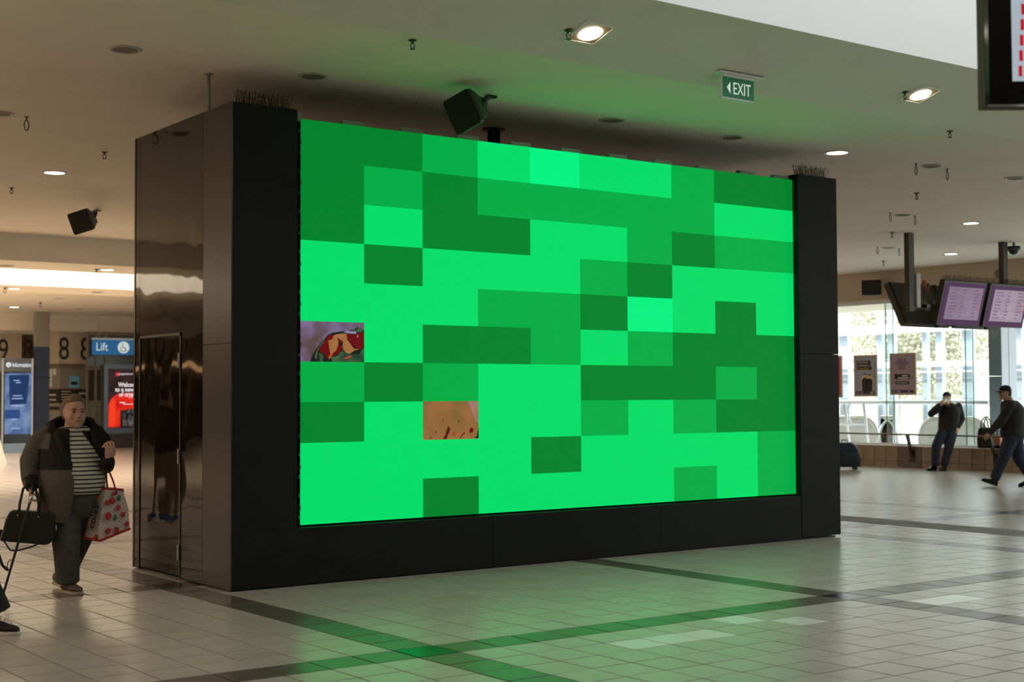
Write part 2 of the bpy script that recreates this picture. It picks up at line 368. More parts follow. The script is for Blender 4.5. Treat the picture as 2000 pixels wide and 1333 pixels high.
# pale trees in the sun beyond
M_leaf = [mat('leaf_pale', (.36, .345, .25), .8), mat('leaf_gold', (.40, .36, .25), .8), mat('leaf_green', (.29, .31, .22), .8)]
M_bark = mat('bark', (.33, .29, .25), .9)
def tree(loc, h, r, label, seed, mi):
    t = thing('tree', loc, label, 'tree', 'trees beyond the glazed wall'); rd = random.Random(seed); L = V(loc)
    tr = MB(); tr.tube([L+V((0,0,-.1)), L+V((.1,0,h*.45)), L+V((.05,.15,h*.8))], [.14, .1, .04], 8)
    for k in range(5): a = k*1.3; tr.tube([L+V((.1,0,h*.4)), L+V((math.cos(a)*r*.5, math.sin(a)*r*.5, h*.7))], [.05, .015], 6)
    tr.build('trunk', M_bark, t)
    c = MB()
    for k in range(6500):
        u = rd.random(); th = rd.random()*6.283; ph = math.acos(2*rd.random()-1); rr = r*(u**.4)
        p = L+V((math.sin(ph)*math.cos(th)*rr, math.sin(ph)*math.sin(th)*rr, h*.62+math.cos(ph)*h*.40*(u**.4)))
        a = V((rd.uniform(-1,1), rd.uniform(-1,1), rd.uniform(-1,1))).normalized()*.055; b = a.cross(V((rd.uniform(-1,1), rd.uniform(-1,1), 1))).normalized()*.055
        c.mi = (mi + (1 if rd.random() < .25 else 0)) % 3
        c.add([p-a, p+b, p+a, p-b], [(0,1,2,3)])
    tag(c.build('foliage', M_leaf, t, fix=False), kind='stuff')
for k, (x, y, h, r, lb, mi) in enumerate([(30, 24.5, 6, 1.9, 'pale sunlit tree seen behind the upright of the grey police poster', 0), (34.5, 21.0, 6.5, 2.0, 'golden leafed tree outside, behind the purple poster', 1),
        (30.5, 16.6, 5.5, 1.9, 'pale tree outside, above the man leaning on the rail', 0), (34.5, 13.0, 6.5, 2.0, 'green leafed tree outside, beside the blue grey column', 2), (30.5, 9.6, 6, 1.9, 'golden tree outside at the frame edge, behind the walking man', 1),
        (36.5, 28.5, 7, 2.2, 'golden tree outside, farthest toward the black housing', 1)]):
    tree((x, y, 0), h, r, lb, k+3, mi)
# blue grey stone column just outside the glass
cy0 = onx(1931, 700, 21.2).y; cy1 = onx(1955, 700, 21.2).y
col = thing('stone_column', (21.2, cy1, 0), 'blue grey stone column outside the glass behind the walking man', 'column')
p = MB(); p.box((21.2, cy1, -.02), (21.75, cy0, 1.95)); p.box((21.2, cy1, 1.965), (21.75, cy0, 3.75)); p.build('shaft', mat('blue_stone', (.20, .245, .29), .6, noise=.25, nscale=30), col)
p = MB(); p.box((21.205, cy1-.012, -.02), (21.45, cy1, 3.75)); p.box((21.47, cy1-.012, -.02), (21.74, cy1, 3.75)); p.build('side_panel', mat('pale_panel', (.48, .51, .58), .5), col)
# escalator ends
M_bal = mat('balustrade_panel', (.60, .64, .62), .35, noise=.1, nscale=3)
def balustrade(y0, y1, X, label, z1=1.02, z0=.06):
    t = thing('escalator_balustrade', (X, (y0+y1)/2, -.02), label, 'escalator', 'escalator balustrades outside the glass'); r = (z1-z0)/2; c0 = (z0+z1)/2
    pts = [V((X, y1-r+math.cos(a)*r, c0+math.sin(a)*r)) for a in [math.pi/2-math.pi*k/12 for k in range(13)]] + [V((X, y0+r-math.cos(a)*r, c0+math.sin(a)*r)) for a in [-math.pi/2+math.pi*k/12 for k in range(13)]]
    p = MB(); p.prism([q+V((-.02,0,0)) for q in pts], (.04,0,0)); p.build('panel', M_bal, t)
    p = MB(); p.tube(pts+[pts[0]], .045, 8); p.build('handrail', M_steel, t, smooth=True)
    p = MB(); p.box((X-.1, y0+.2, -.02), (X+.1, y1-.2, z0+.12)); p.build('skirt', M_alu, t)
for (pa, pb, X, lb) in ((1715, 1600, 22.6, 'grey escalator balustrade outside, below the grey police poster'), (1752, 1719, 23.0, 'short escalator balustrade end outside, between the two posters'),
                        (1932, 1795, 23.0, 'long rounded escalator balustrade outside, behind the leaning man')):
    balustrade(onx(pa, 840, X).y, onx(pb, 840, X).y, X, lb)
# white tubular stair railing
X = 21.6
rl = thing('stair_railing', (X, 11.5, -.02), 'white tubular stair railing with rounded loop outside the glass', 'railing')
def rp(px, py): q = onx(px, py, X); return V((X, q.y, q.z))
for nm, L, r in (('top_rail', [(1600,787),(1930,787)], .035), ('mid_rail', [(1600,829),(1693,829)], .028), ('baluster', [(1649,790),(1664,868)], .03), ('baluster', [(1687,790),(1700,868)], .03),
              ('loop', [(1660,790),(1657,800),(1658,818),(1663,828),(1672,829)], .022), ('baluster', [(1747,787),(1747,868)], .035)):
    p = MB(); pl = [rp(*q) for q in L]
    if nm == 'baluster': pl[-1] = V((pl[-1].x, pl[-1].y, -.02))
    p.tube(pl, r, 8); p.build(nm, M_whitef, rl, smooth=True)
# ------------------------------------------------------------------ video wall housing
BW, BD, BH = 7.327, 2.095, 3.99
hs = thing('video_wall_housing', (BW/2, BD/2, 0), 'large black box housing around the bright green video screen', 'housing')
def gloss_mat():
    m = mat('housing_black_gloss', (.010, .007, .0055), .035, spec=.62)
    nt = m.node_tree; tc = nt.nodes.new('ShaderNodeTexCoord'); mp = nt.nodes.new('ShaderNodeMapping'); mp.inputs['Scale'].default_value = (1, 1.3, .9)
    n = nt.nodes.new('ShaderNodeTexNoise'); n.inputs['Scale'].default_value = 1.6; n.inputs['Detail'].default_value = 1.0
    b = nt.nodes.new('ShaderNodeBump'); b.inputs['Strength'].default_value = .35; b.inputs['Distance'].default_value = .02
    nt.links.new(tc.outputs['Object'], mp.inputs[0]); nt.links.new(mp.outputs[0], n.inputs['Vector']); nt.links.new(n.outputs['Fac'], b.inputs['Height'])
    nt.links.new(b.outputs[0], nt.nodes['Principled BSDF'].inputs['Normal'])
    return m
M_gloss = gloss_mat()
RX0, RX1 = .60, 6.70           # recess for the screen
p = MB(); p.box((.012, 0, .012), (RX0, .55, BH)); p.build('front_pillar', M_black, hs, bevel=.003)
p = MB(); p.box((RX1, 0, .025), (BW, .55, 2.02)); p.box((RX1, 0, 2.024), (BW, .55, BH)); p.build('front_pillar', M_black, hs, bevel=.003)
p = MB(); p.box((RX0, .004, .012), (2.6, .5, .478)); p.box((2.603, .004, .012), (4.65, .5, .478)); p.box((4.653, .004, .012), (RX1, .5, .478)); p.build('base_panel', M_black, hs, bevel=.002)
p = MB(); p.box((RX0, .30, .478), (RX1, .55, 3.88)); p.build('backing', mat('recess_black', (.004, .004, .004), .8), hs)
p = MB(); p.box((0, 0, .012), (.012, .552, 2.01)); p.box((0, 0, 2.014), (.012, .552, BH)); p.build('satin_panel', M_satin, hs, bevel=.001)
# glossy left side: fixed panels and a flush door with its frame and hinges
p = MB(); p.box((0, .556, .012), (.02, 1.00, BH)); p.build('gloss_panel', M_gloss, hs)
p = MB(); p.box((0, 1.00, 2.14), (.02, 1.96, BH)); p.build('gloss_panel', M_gloss, hs)
p = MB(); p.box((0, 1.964, .012), (.02, BD-.03, BH)); p.build('gloss_panel', M_gloss, hs)
p = MB(); p.box((-.004, BD-.03, .012), (.03, BD, BH)); p.build('corner_trim', M_satin, hs)
door = MB(); door.box((.002, 1.03, .03), (.02, 1.93, 2.11)); door = door.build('door', M_gloss, hs)
p = MB(); p.box((-.006, 1.003, .012), (.016, 1.026, 2.135)); p.box((-.006, 1.933, .012), (.016, 1.96, 2.135)); p.box((-.006, 1.003, 2.113), (.016, 1.96, 2.138)); p.build('door_frame', M_satin, door)
for z in (1.896, 1.062, .233):
    p = MB(); p.box((-.012, 1.012, z-.065), (.004, 1.045, z+.065)); p.cyl((-.012, 1.03, z-.065), (-.012, 1.03, z+.065), .009, n=8); p.build('hinge', M_steel, door)
p = MB(); p.box((.012, .55, BH-.02), (BW, BD, BH-.001)); p.box((BW-.02, .55, .012), (BW, BD, BH-.02)); p.box((.02, BD-.02, .012), (BW-.02, BD, BH-.02)); p.build('shell', M_black, hs)
p = MB(); p.box((.03, .03, 0), (BW-.06, BD-.03, .012)); p.build('plinth', M_dark, hs)

# ------------------------------------------------------------------ LED screen
SX0, SX1, SZ0, SZ1, SY = .685, 6.718, .496, 3.933, .08
scr = thing('video_screen', ((SX0+SX1)/2, SY, SZ0), 'huge video screen showing a mosaic of bright green rectangles', 'screen')
rows = ["DDMBVBBMDD", "DMDMMMMMBB", "DBDDBBMDMM", "BDBBBMDBBB", "BBBMMDVBDB", "PBDDMBMDDD", "MDMBBDDDMD", "DBQBBMBMDD", "BBBBDBBBBM", "BBDBBBBMBM"]
kinds = {'D': emat('led_dark_green', (0, 130, 43)), 'M': emat('led_mid_green', (0, 172, 68)), 'B': emat('led_bright_green', (0, 220, 104)), 'V': emat('led_vivid_green', (0, 242, 132))}
cw, rh = (SX1-SX0)/10, (SZ1-SZ0)/10
names = {'D': 'dark_green_cell', 'M': 'mid_green_cell', 'B': 'bright_green_cell', 'V': 'vivid_green_cell'}
cells = {}
for r, row in enumerate(rows):
    for c, ch in enumerate(row):
        if ch in 'PQ': continue
        if ch not in cells:
            q = MB(); q.box((SX0, SY, SZ1-rh), (SX0+cw, SY+.03, SZ1)); o = q.build('screen_cell', kinds[ch], scr); cells[ch] = o.data
        else: o = bpy.data.objects.new('screen_cell', cells[ch]); COL.objects.link(o); o.parent = scr
        o.location = (cw*c, 0, -rh*r)
def picture_cell(col, row, name, base, shapes):
    x0, z1 = SX0+cw*col, SZ1-rh*row
    q = MB(); q.box((x0, SY, z1-rh), (x0+cw, SY+.03, z1)); o = q.build(name, base, scr)
    for k, (m, poly) in enumerate(shapes):
        s = MB(); y = SY-.0004*(k+1)
        s.add([(x0+u*cw, y, z1-v*rh) for u, v in poly], [tuple(range(len(poly)))]); s.build('image_patch', m, o)
def noisy_emit(name, c1, c2, scale):
    m = emat(name, c1); nt = m.node_tree; tc = nt.nodes.new('ShaderNodeTexCoord'); n = nt.nodes.new('ShaderNodeTexNoise'); n.inputs['Scale'].default_value = scale; n.inputs['Detail'].default_value = 3
    cr = nt.nodes.new('ShaderNodeValToRGB'); cr.color_ramp.elements[0].position = .38; cr.color_ramp.elements[1].position = .62
    cr.color_ramp.elements[0].color = (*lin(*c1), 1); cr.color_ramp.elements[1].color = (*lin(*c2), 1)
    nt.links.new(tc.outputs['Object'], n.inputs['Vector']); nt.links.new(n.outputs['Fac'], cr.inputs[0]); nt.links.new(cr.outputs[0], nt.nodes['Principled BSDF'].inputs['Emission Color'])
    return m
def sc(poly, w=1775., h=1140., ox=15., oy=110.): return [((x-ox)/w, (y-oy)/h) for x, y in poly]
E_mv = noisy_emit('picture_mauve', (92, 72, 70), (122, 106, 142), 5); E_dk = emat('picture_dark', (28, 30, 24)); E_rd = emat('picture_red', (104, 12, 16))
E_tan = noisy_emit('picture_tan', (150, 104, 52), (160, 110, 70), 9); E_gr = noisy_emit('picture_green', (36, 66, 46), (70, 100, 68), 8); E_lil = emat('picture_lilac', (140, 132, 168)); E_org = emat('picture_orange', (160, 72, 38))
picture_cell(0, 5, 'picture_cell', E_mv, [
    (E_dk, sc([(235,1250),(300,1080),(400,900),(520,740),(640,610),(740,490),(870,420),(1180,370),(1330,350),(1500,310),(1620,230),(1720,290),(1790,340),(1790,1250)])),
    (E_gr, sc([(380,1050),(450,880),(540,740),(640,610),(660,640),(560,800),(470,900),(420,1180),(380,1150)])),
    (E_gr, sc([(480,1000),(560,1020),(620,1090),(600,1250),(520,1250)])),
    (E_gr, sc([(840,1130),(1000,1080),(1150,930),(1250,960),(1380,1030),(1640,1020),(1700,900),(1780,850),(1790,1250),(860,1250)])),
    (E_gr, sc([(1400,350),(1560,320),(1620,230),(1720,290),(1740,360),(1620,400)])),
    (E_rd, sc([(470,900),(660,650),(740,520),(880,470),(1010,560),(1180,670),(1150,900),(1080,1000),(900,1060),(740,1150),(640,1040),(520,970)])),
    (E_tan, sc([(750,640),(860,610),(900,500),(1000,460),(1180,430),(1290,450),(1290,600),(1400,750),(1480,860),(1640,880),(1500,920),(1360,1020),(1260,980),(1170,880),(1150,780),(1180,670),(1060,590),(1000,560),(1040,660),(1030,760),(990,900),(900,990),(820,1060),(780,900)])),
    (E_rd, sc([(1260,460),(1540,450),(1640,400),(1760,350),(1780,760),(1700,880),(1560,860),(1430,760),(1310,600)])),
    (E_dk, sc([(1060,700),(1150,690),(1160,780),(1090,790)])),
    (E_lil, sc([(1180,390),(1300,355),(1560,380),(1540,440),(1300,430)])),
    (E_org, sc([(800,1020),(880,1010),(850,1120),(770,1180),(740,1120)])),
    (E_lil, sc([(1570,470),(1610,470),(1610,540),(1580,550)])),
    (E_org, sc([(1180,1130),(1420,1050),(1430,1090),(1330,1150),(1200,1160)])),
])
E_sk = noisy_emit('picture_ochre', (126, 98, 52), (158, 106, 62), 4); E_mar = emat('picture_maroon', (84, 20, 20)); E_spk = emat('picture_speck', (70, 40, 16)); E_pk = noisy_emit('picture_pink', (150, 110, 90), (160, 122, 108), 6)
def s2(poly): return sc(poly, 1580., 1080., 110., 125.)
picture_cell(2, 7, 'picture_cell', E_sk, [
    (E_pk, s2([(1380,130),(1690,130),(1690,760),(1600,700),(1500,420)])),
    (E_mar, s2([(820,820),(875,900),(850,1000),(800,1090),(770,1195),(670,1195),(740,1060),(770,960)])),
    (E_mar, s2([(1300,990),(1280,1050),(1200,1130),(1175,1195),(1150,1195),(1180,1110),(1240,1040)])),
    (E_rd, s2([(1430,920),(1480,880),(1530,900),(1540,990),(1480,1040),(1420,1000)])),
    (E_dk, s2([(1690,860),(1690,1190),(1560,1190),(1640,1120),(1670,960)])),
    (E_org, s2([(940,1010),(1030,1000),(1060,1070),(990,1120),(930,1080)])),
    (E_spk, s2([(440,970),(480,960),(490,1010),(460,1030)])), (E_spk, s2([(1095,670),(1125,670),(1120,720),(1098,720)])), (E_spk, s2([(280,130),(320,130),(310,160)])),
    (E_spk, s2([(645,600),(665,620),(680,720),(660,700)])), (E_spk, s2([(570,430),(600,430),(590,460)])), (E_spk, s2([(290,1140),(340,1130),(330,1180)])),
])
# cabinet-top brackets, and the module edge latches down the exposed side
br = None
for k in range(10):
    x1 = SX0+cw*(k+1)+.02 if k < 9 else SX1-.06
    if br is None:
        q = MB(); q.box((x1-.225, SY+.012, SZ1), (x1, SY+.075, SZ1+.04)); br = q.build('bracket', M_grey, scr, bevel=.003); bx = x1
        q = MB()
        for u in (.03, .1, .16, .2): q.cyl((x1-.225+u, SY+.0105, SZ1+.02), (x1-.225+u, SY+.013, SZ1+.02), .004, n=8)
        bh = q.build('bolt', M_dark, br)
    else:
        o = br.copy(); COL.objects.link(o); o.parent = scr; o.location = (x1-bx, 0, 0); h = bh.copy(); COL.objects.link(h); h.parent = o
q = MB(); q.box((SX0-.035, SY+.02, SZ1-.02), (SX0-.003, SY+.1, SZ1+.055)); q.build('bracket', M_grey, scr)
q = MB(); q.box((SX0, SY+.03, SZ0), (SX1, SY+.12, SZ1)); q.build('cabinet', M_dark, scr)
M_latch = mat('latch_grey', (.16, .16, .145), .5)
lt = None
for k in range(10):
    z = SZ1-rh*k
    if lt is None:
        q = MB(); q.box((SX0-.012, SY+.035, z-.115), (SX0, SY+.06, z-.08)); q.cyl((SX0-.012, SY+.05, z-.2), (SX0, SY+.05, z-.2), .035, n=12); q.box((SX0-.012, SY+.035, z-.30), (SX0, SY+.06, z-.265)); lt = q.build('latch', M_latch, scr)
    else: o = lt.copy(); COL.objects.link(o); o.parent = scr; o.location = (0, 0, -rh*k)

# bird deterrent spikes on top of the pillars
def spikes(x0, x1, y, z, n, label, seed, h=.13):
    t = thing('bird_spike_strip', ((x0+x1)/2, y, z), label, 'bird spikes', 'bird spike strips'); rd = random.Random(seed)
    q = MB(); q.box((x0, y-.012, z), (x1, y+.012, z+.006)); q.build('strip_base', M_dark, t)
    q = MB()
    for k in range(n):
        x = x0+(x1-x0)*(k+.5)/n
        for s in (-1, 0, 1):
            tip = V((x+rd.uniform(-.02, .02), y+s*.05+rd.uniform(-.01, .01), z+h*rd.uniform(.85, 1.05)))
            q.tube([(x, y, z+.004), tip], [.0028, .0022], 4)
    tag(q.build('spikes', mat('spike_wire', (.05, .035, .02), .5), t), kind='stuff')
spikes(.09, .58, .12, BH, 24, 'bird spike strip on top of the pillar nearest the glossy door', 1)
spikes(6.78, 7.28, .12, BH, 30, 'bird spike strip on top of the far pillar beside the window concourse', 2)
# ------------------------------------------------------------------ ceiling fittings
M_trim = mat('downlight_trim', (.5, .47, .42), .4); M_grille = mat('speaker_grille_disc', (.20, .175, .145), .7); M_cage = mat('sprinkler_metal', (.07, .065, .055), .4, metal=.6)
def lamp_round(p, label, r=.10):
    t = thing('downlight', p, label, 'ceiling light', 'round recessed downlights'); p = V(p)
    q = MB(); q.lathe(p, [(r+.03, 0), (r+.03, -.006), (r, -.010), (r-.005, .02), (r-.005, .0005)], 28); q.build('trim_ring', M_trim, t, smooth=False)
    q = MB(); q.disc(p+V((0,0,-.004)), r-.004); q.build('lamp', M_lamp, t, fix=False)
    return t
def orient_down(o):
    for p in o.data.polygons:
        if p.normal.z > 0: p.flip()
def lamp_square(p, label, s=.16):
    t = thing('square_downlight', p, label, 'ceiling light', 'square framed downlights'); t.rotation_euler.x = -math.atan(.30); p = V(p); q = MB()
    for a, b in (((-s,-s),(s,-s+.035)), ((-s,s-.035),(s,s)), ((-s,-s+.035),(-s+.035,s-.035)), ((s-.035,-s+.035),(s,s-.035))):
        q.box((p.x+a[0], p.y+a[1], p.z-.008), (p.x+b[0], p.y+b[1], p.z+.001))
    q.build('frame', M_soff, t)
    q = MB(); q.box((p.x-s+.035, p.y-s+.035, p.z-.003), (p.x+s-.035, p.y+s-.035, p.z-.0005)); q.build('recess', mat('lamp_recess', (.45, .3, .16), .5), t)
    q = MB(); q.lathe(p+V((0,0,-.003)), [(.098, 0), (.085, -.012), (.0, -.013)], 28); q.build('lamp', M_lamp, t)
def ceil_disc(p, label, r=.13):
    t = thing('ceiling_speaker', p, label, 'ceiling speaker', 'round ceiling speakers'); p = V(p)
    q = MB(); q.lathe(p, [(r, .001), (r, -.006), (r-.012, -.012), (r-.03, -.008), (r-.03, .001)], 28); q.build('rim', M_trim, t)
    q = MB(); q.lathe(p, [(r-.03, .001), (r-.03, -.004), (0.001, -.004)], 28); q.build('grille', M_grille, t)
def sprinkler(p, label, k=1.0):
    k *= .72
    t = thing('sprinkler', p, label, 'sprinkler', 'pendent sprinklers'); p = V(p)
    q = MB(); q.lathe(p, [(.04*k, .001), (.04*k, -.004), (.022*k, -.012), (.012*k, -.012)], 16); q.build('rosette', M_cage, t)
    q = MB(); q.tube([p+V((0,0,-.01)), p+V((0,0,-.035*k))], [.013*k, .01*k], 8)
    for s in (-1, 1): q.tube([p+V((s*.012*k,0,-.03*k)), p+V((s*.024*k,0,-.05*k)), p+V((s*.006*k,0,-.078*k))], .005*k, 6)
    q.build('yoke', M_cage, t)
    q = MB(); q.lathe(p+V((0,0,-.084*k)), [(.024*k, 0), (.026*k, .004*k), (.004*k, .008*k)], 12); q.build('deflector', M_cage, t)
def hook(p, label):
    t = thing('ceiling_cable_loop', p, label, 'cable loop', 'cable loops under the ceiling'); p = V(p)
    q = MB(); q.lathe(p, [(.022, .001), (.022, -.005), (.008, -.008), (.006, -.04)], 12); q.build('ferrule', M_cage, t)
    q = MB(); pts = [p+V((math.sin(a)*.022, 0, -.085+math.cos(a)*.05)) for a in [2*math.pi*k/16 for k in range(17)]]; q.tube(pts, .005, 6); q.build('loop', M_cage, t)
lamp_square(tuple(on_soffit(1153, 65)), 'square framed downlight between the exit sign and the top edge of the photo')
lamp_square(tuple(on_soffit(1798, 185)), 'square framed downlight beside the near hanging display')
lamp_round((7.44, .08, ZC), 'bright round downlight above the far pillar of the housing', .12)
lamp_round((14.34, 3.31, ZC), 'round downlight above the two purple departure displays', .12)
lamp_round((18.23, 6.59, ZC), 'small round downlight between the two display poles', .12)
lamp_round((.69, 6.47, ZC), 'round downlight above the hanging speaker near the glossy side', .12)
lamp_round((4.13, 14.0, ZB), 'round downlight in the soffit above the white light strip', .12)
lamp_round((4.10, 19.3, ZB), 'round downlight in the soffit below the white light strip', .12)
lamp_round((8.07, 32.4, ZC), 'distant round downlight above the information kiosk', .14)
lamp_round((10.03, 39.0, 3.76), 'farthest round downlight, near the big black numerals', .12)
for p, lb in (((-.87, .08, ZC), 'round ceiling speaker above and beside the glossy housing side'), ((.78, .07, ZC), 'round ceiling speaker above the pillar with the door side'),
              ((4.13, .09, ZC), 'round ceiling speaker above the middle of the green screen'), ((5.78, .08, ZC), 'round ceiling speaker above the far end of the green screen'),
              ((9.10, .06, ZC), 'round ceiling speaker between the nearest pair of cable loops'), ((12.58, 3.26, ZC), 'round ceiling speaker between the middle pair of cable loops'),
              ((16.28, 6.52, ZC), 'round ceiling speaker between the farthest pair of cable loops'), ((10.78, .07, ZC), 'round ceiling speaker at the frame edge under the near display'),
              ((-.92, 3.2, ZC), 'round ceiling speaker cut by the frame edge beside a cable loop'), (tuple(onz(190, 571, ZB)), 'round vent in the soffit under the white light strip'),
              (tuple(onz(13, 519, ZB)), 'round vent in the soffit over the white light strip'), (tuple(onz(115, 583, ZC)), 'wide flat vent in the ceiling past the white light strip'), (tuple(onz(152, 603, ZC)), 'small vent in the ceiling over the lift sign')):
    ceil_disc(p, lb)
for p, lb, k in ((tuple(on_soffit(1110, 59)), 'sprinkler next to the square downlight over the exit sign side', 1.2), (tuple(on_soffit(1768, 180)), 'sprinkler next to the square downlight near the hanging display', 1.2),
              ((7.4, -1.47, ZC), 'sprinkler on the ceiling edge near the pale strip of light', 1.2), ((.82, -1.46, ZC), 'sprinkler on the ceiling above the hanging black speaker', 1.2),
              ((.67, 4.73, ZC), 'sprinkler between the round downlight and the glossy housing side', 1.3), ((.65, 8.04, ZC), 'sprinkler at the frame edge beside the far round downlight', 1.3),
              ((10.83, 1.63, ZC), 'sprinkler on the ceiling beyond the far pillar, below a speaker disc', 1.5), ((14.32, 4.86, ZC), 'sprinkler close to the top of the nearer display pole', 1.5),
              ((18.3, 8.29, ZC), 'sprinkler nearest the wall with the black speaker', 1.6), (tuple(onz(189, 526, ZB)), 'tiny sprinkler beside the downlight over the white light strip', 1.6),
              (tuple(onz(10, 562, ZB)), 'tiny sprinkler beside the downlight under the white light strip', 1.8), (tuple(onz(79, 591, ZC)), 'tiny sprinkler on the far ceiling above the numerals', 2.2)):
    sprinkler(p, lb, k)
for p, lb in (((8.82, .07, ZC), 'cable loop under the ceiling, nearest the far pillar'), ((9.45, .1, ZC), 'cable loop under the ceiling, just beyond the nearest speaker disc'),
              ((12.23, 3.21, ZC), 'cable loop, first of the middle pair under the ceiling'), ((12.84, 3.23, ZC), 'cable loop, second of the middle pair under the ceiling'),
              ((15.96, 6.52, ZC), 'cable loop, first of the farthest pair under the ceiling'), ((16.59, 6.53, ZC), 'cable loop, second of the farthest pair by the pole'), ((-.66, 3.22, ZC), 'cable loop under the ceiling by the frame edge, above the woman')):
    hook(p, lb)
# conduit from the housing roof to the ceiling, pipe behind the screen
t = thing('conduit', (.02, .5, BH), 'thin grey conduit from the housing top up to the ceiling', 'conduit')
q = MB(); q.cyl((.02, .5, BH-.0005), (.02, .5, ZC-.008), .017, n=12); q.build('pipe', M_grey, t, smooth=True)
q = MB(); q.lathe((.02, .5, ZC), [(.04, 0), (.04, -.008), (.018, -.008)], 14); q.build('flange', M_grey, t)
t = thing('ceiling_pipe', (3.45, 1.17, BH), 'short dark pipe dropping from the ceiling behind the green screen', 'pipe')
q = MB(); q.cyl((3.42, 1.17, BH-.0005), (3.42, 1.17, ZC-.01), .035, n=12); q.cyl((3.50, 1.17, BH-.0005), (3.50, 1.17, ZC-.01), .03, n=12); q.build('pipe', M_dark, t, smooth=True)
q = MB(); q.lathe((3.45, 1.17, ZC), [(.12, 0), (.12, -.01), (.09, -.014), (.05, -.014)], 18); q.build('flange', M_dark, t)

# loudspeakers on brackets
def speaker(name_label, mount, centre, face, size, roll=0.0, wall=False):
    C0 = V(centre); f = V(face).normalized(); x = f.cross(V((0,0,1))).normalized(); u = x.cross(f).normalized()
    if roll: x, u = x*math.cos(roll)+u*math.sin(roll), -x*math.sin(roll)+u*math.cos(roll)
    t = thing('loudspeaker', mount, name_label, 'speaker', 'black loudspeakers'); w, h, d = size
    def rr(w_, h_, off, r=.03): 
        pts = []
        for cx, cy, a0 in ((w_-r, h_-r, 0), (-w_+r, h_-r, 90), (-w_+r, -h_+r, 180), (w_-r, -h_+r, 270)):
            for k in range(4): a = math.radians(a0+k*30); pts.append(C0+x*(cx+math.cos(a)*r)+u*(cy+math.sin(a)*r)+f*off)
        return pts
    q = MB(); q.loft([rr(w*.55, h*.55, -d, .02), rr(w*.62, h*.62, -d*.85), rr(w*.97, h*.97, -.07), rr(w, h, -.05), rr(w, h, -.004)]); q.build('cabinet', M_spk, t, smooth=False)
    q = MB(); q.loft([rr(w*.95, h*.95, -.01), rr(w*.95, h*.95, .004), rr(w*.9, h*.9, .008)]); q.build('grille', M_spg, t)
    m = V(mount); e = C0-f*(d*.8)
    q = MB()
    for s in (-1, 1): q.tube([e+x*(s*w*.62), e+x*(s*w*.62)-f*(d*.3)+u*.05, e-f*(d*.45)+u*.06], [.012, .02, .02], 6)
    q.cyl(e-f*(d*.2), e-f*(d*.55)+u*.05, .05, .055, 14); q.tube([e-f*(d*.45)+u*.05, m], .022, 8); q.build('bracket', M_spk, t)
    q = MB(); n = V((1,0,0)) if wall else V((0,0,1)); q.cyl(m-n*.012, m, .06, n=16); q.build('mount_plate', M_spk, t)
M_spk = mat('speaker_black', (.017, .016, .014), .5, noise=.2, nscale=20); M_spg = mat('speaker_mesh', (.010, .010, .0095), .75, bump=.3, bscale=400)
speaker('black loudspeaker hanging from the ceiling above the green screen', (2.50, -.13, ZC), tuple(EYE+ray(902, 219)*12.35), (-.90, -.34, -.27), (.15, .16, .27), roll=-.32)
m2 = onz(190, 411, ZC); speaker('black loudspeaker hanging from the ceiling beside the glossy housing side', tuple(m2), tuple(EYE+ray(156, 434)*19.2), (-.75, -.55, -.28), (.16, .15, .26), roll=-.22)
m3 = V((WX, onx(1712, 560, WX).y, 3.97)); speaker('black loudspeaker fixed to the wall above the posters', tuple(m3), (WX-.42, onx(1702, 562, WX-.42).y, onx(1702, 562, WX-.42).z), (-.8, -.55, -.12), (.21, .165, .22), wall=True)

# exit sign
EP = on_soffit(1440, 147); EY = EP.y; ZE = EP.z
ex = thing('exit_sign', tuple(EP), 'green hanging exit sign with white arrow and letters', 'exit sign')
xa, xb = ony(1408, 170, EY).x, ony(1470, 178, EY).x; zt, zb_ = ZE-.035, ony(1440, 194, EY).z
q = MB(); q.box((xa, EY-0.0150, zb_), (xb, EY+0.0150, zt)); q.build('panel', mat('exit_green', lin(0, 96, 58), .35, emit=lin(0, 90, 55), estr=.35), ex)
q = MB(); q.box((xa-.008, EY-0.0180, zb_-.004), (xa-.001, EY+0.0180, zt)); q.box((xa-.008, EY-0.0180, zb_-.012), (xb, EY+0.0180, zb_-.001)); q.build('edge_strip', M_white, ex)
q = MB(); q.box((xa-.06, EY-0.0600, ZE-.012), (xb+.09, EY+0.0800, ZE)); q.box((xa, EY-0.0300, ZE-.035), (xb, EY+0.0300, ZE-.012)); q.build('mount', M_white, ex)
E_wh = emat('sign_white', (225, 235, 225), .75)
hh = zt-zb_; wx = xb-xa
text('lettering', 'EXIT', hh*.86, E_wh, ex, (xa+wx*.33, EY-0.0165, zb_+hh*.20), (1,0,0), (0,0,1), sx=wx*.60/(hh*.86*2.18))
q = MB(); q.prism([(xa+wx*.14, EY-0.0185, zb_+hh*.5), (xa+wx*.25, EY-0.0185, zb_+hh*.2), (xa+wx*.25, EY-0.0185, zb_+hh*.78)], (0, .002, 0)); q.build('arrow', E_wh, ex)

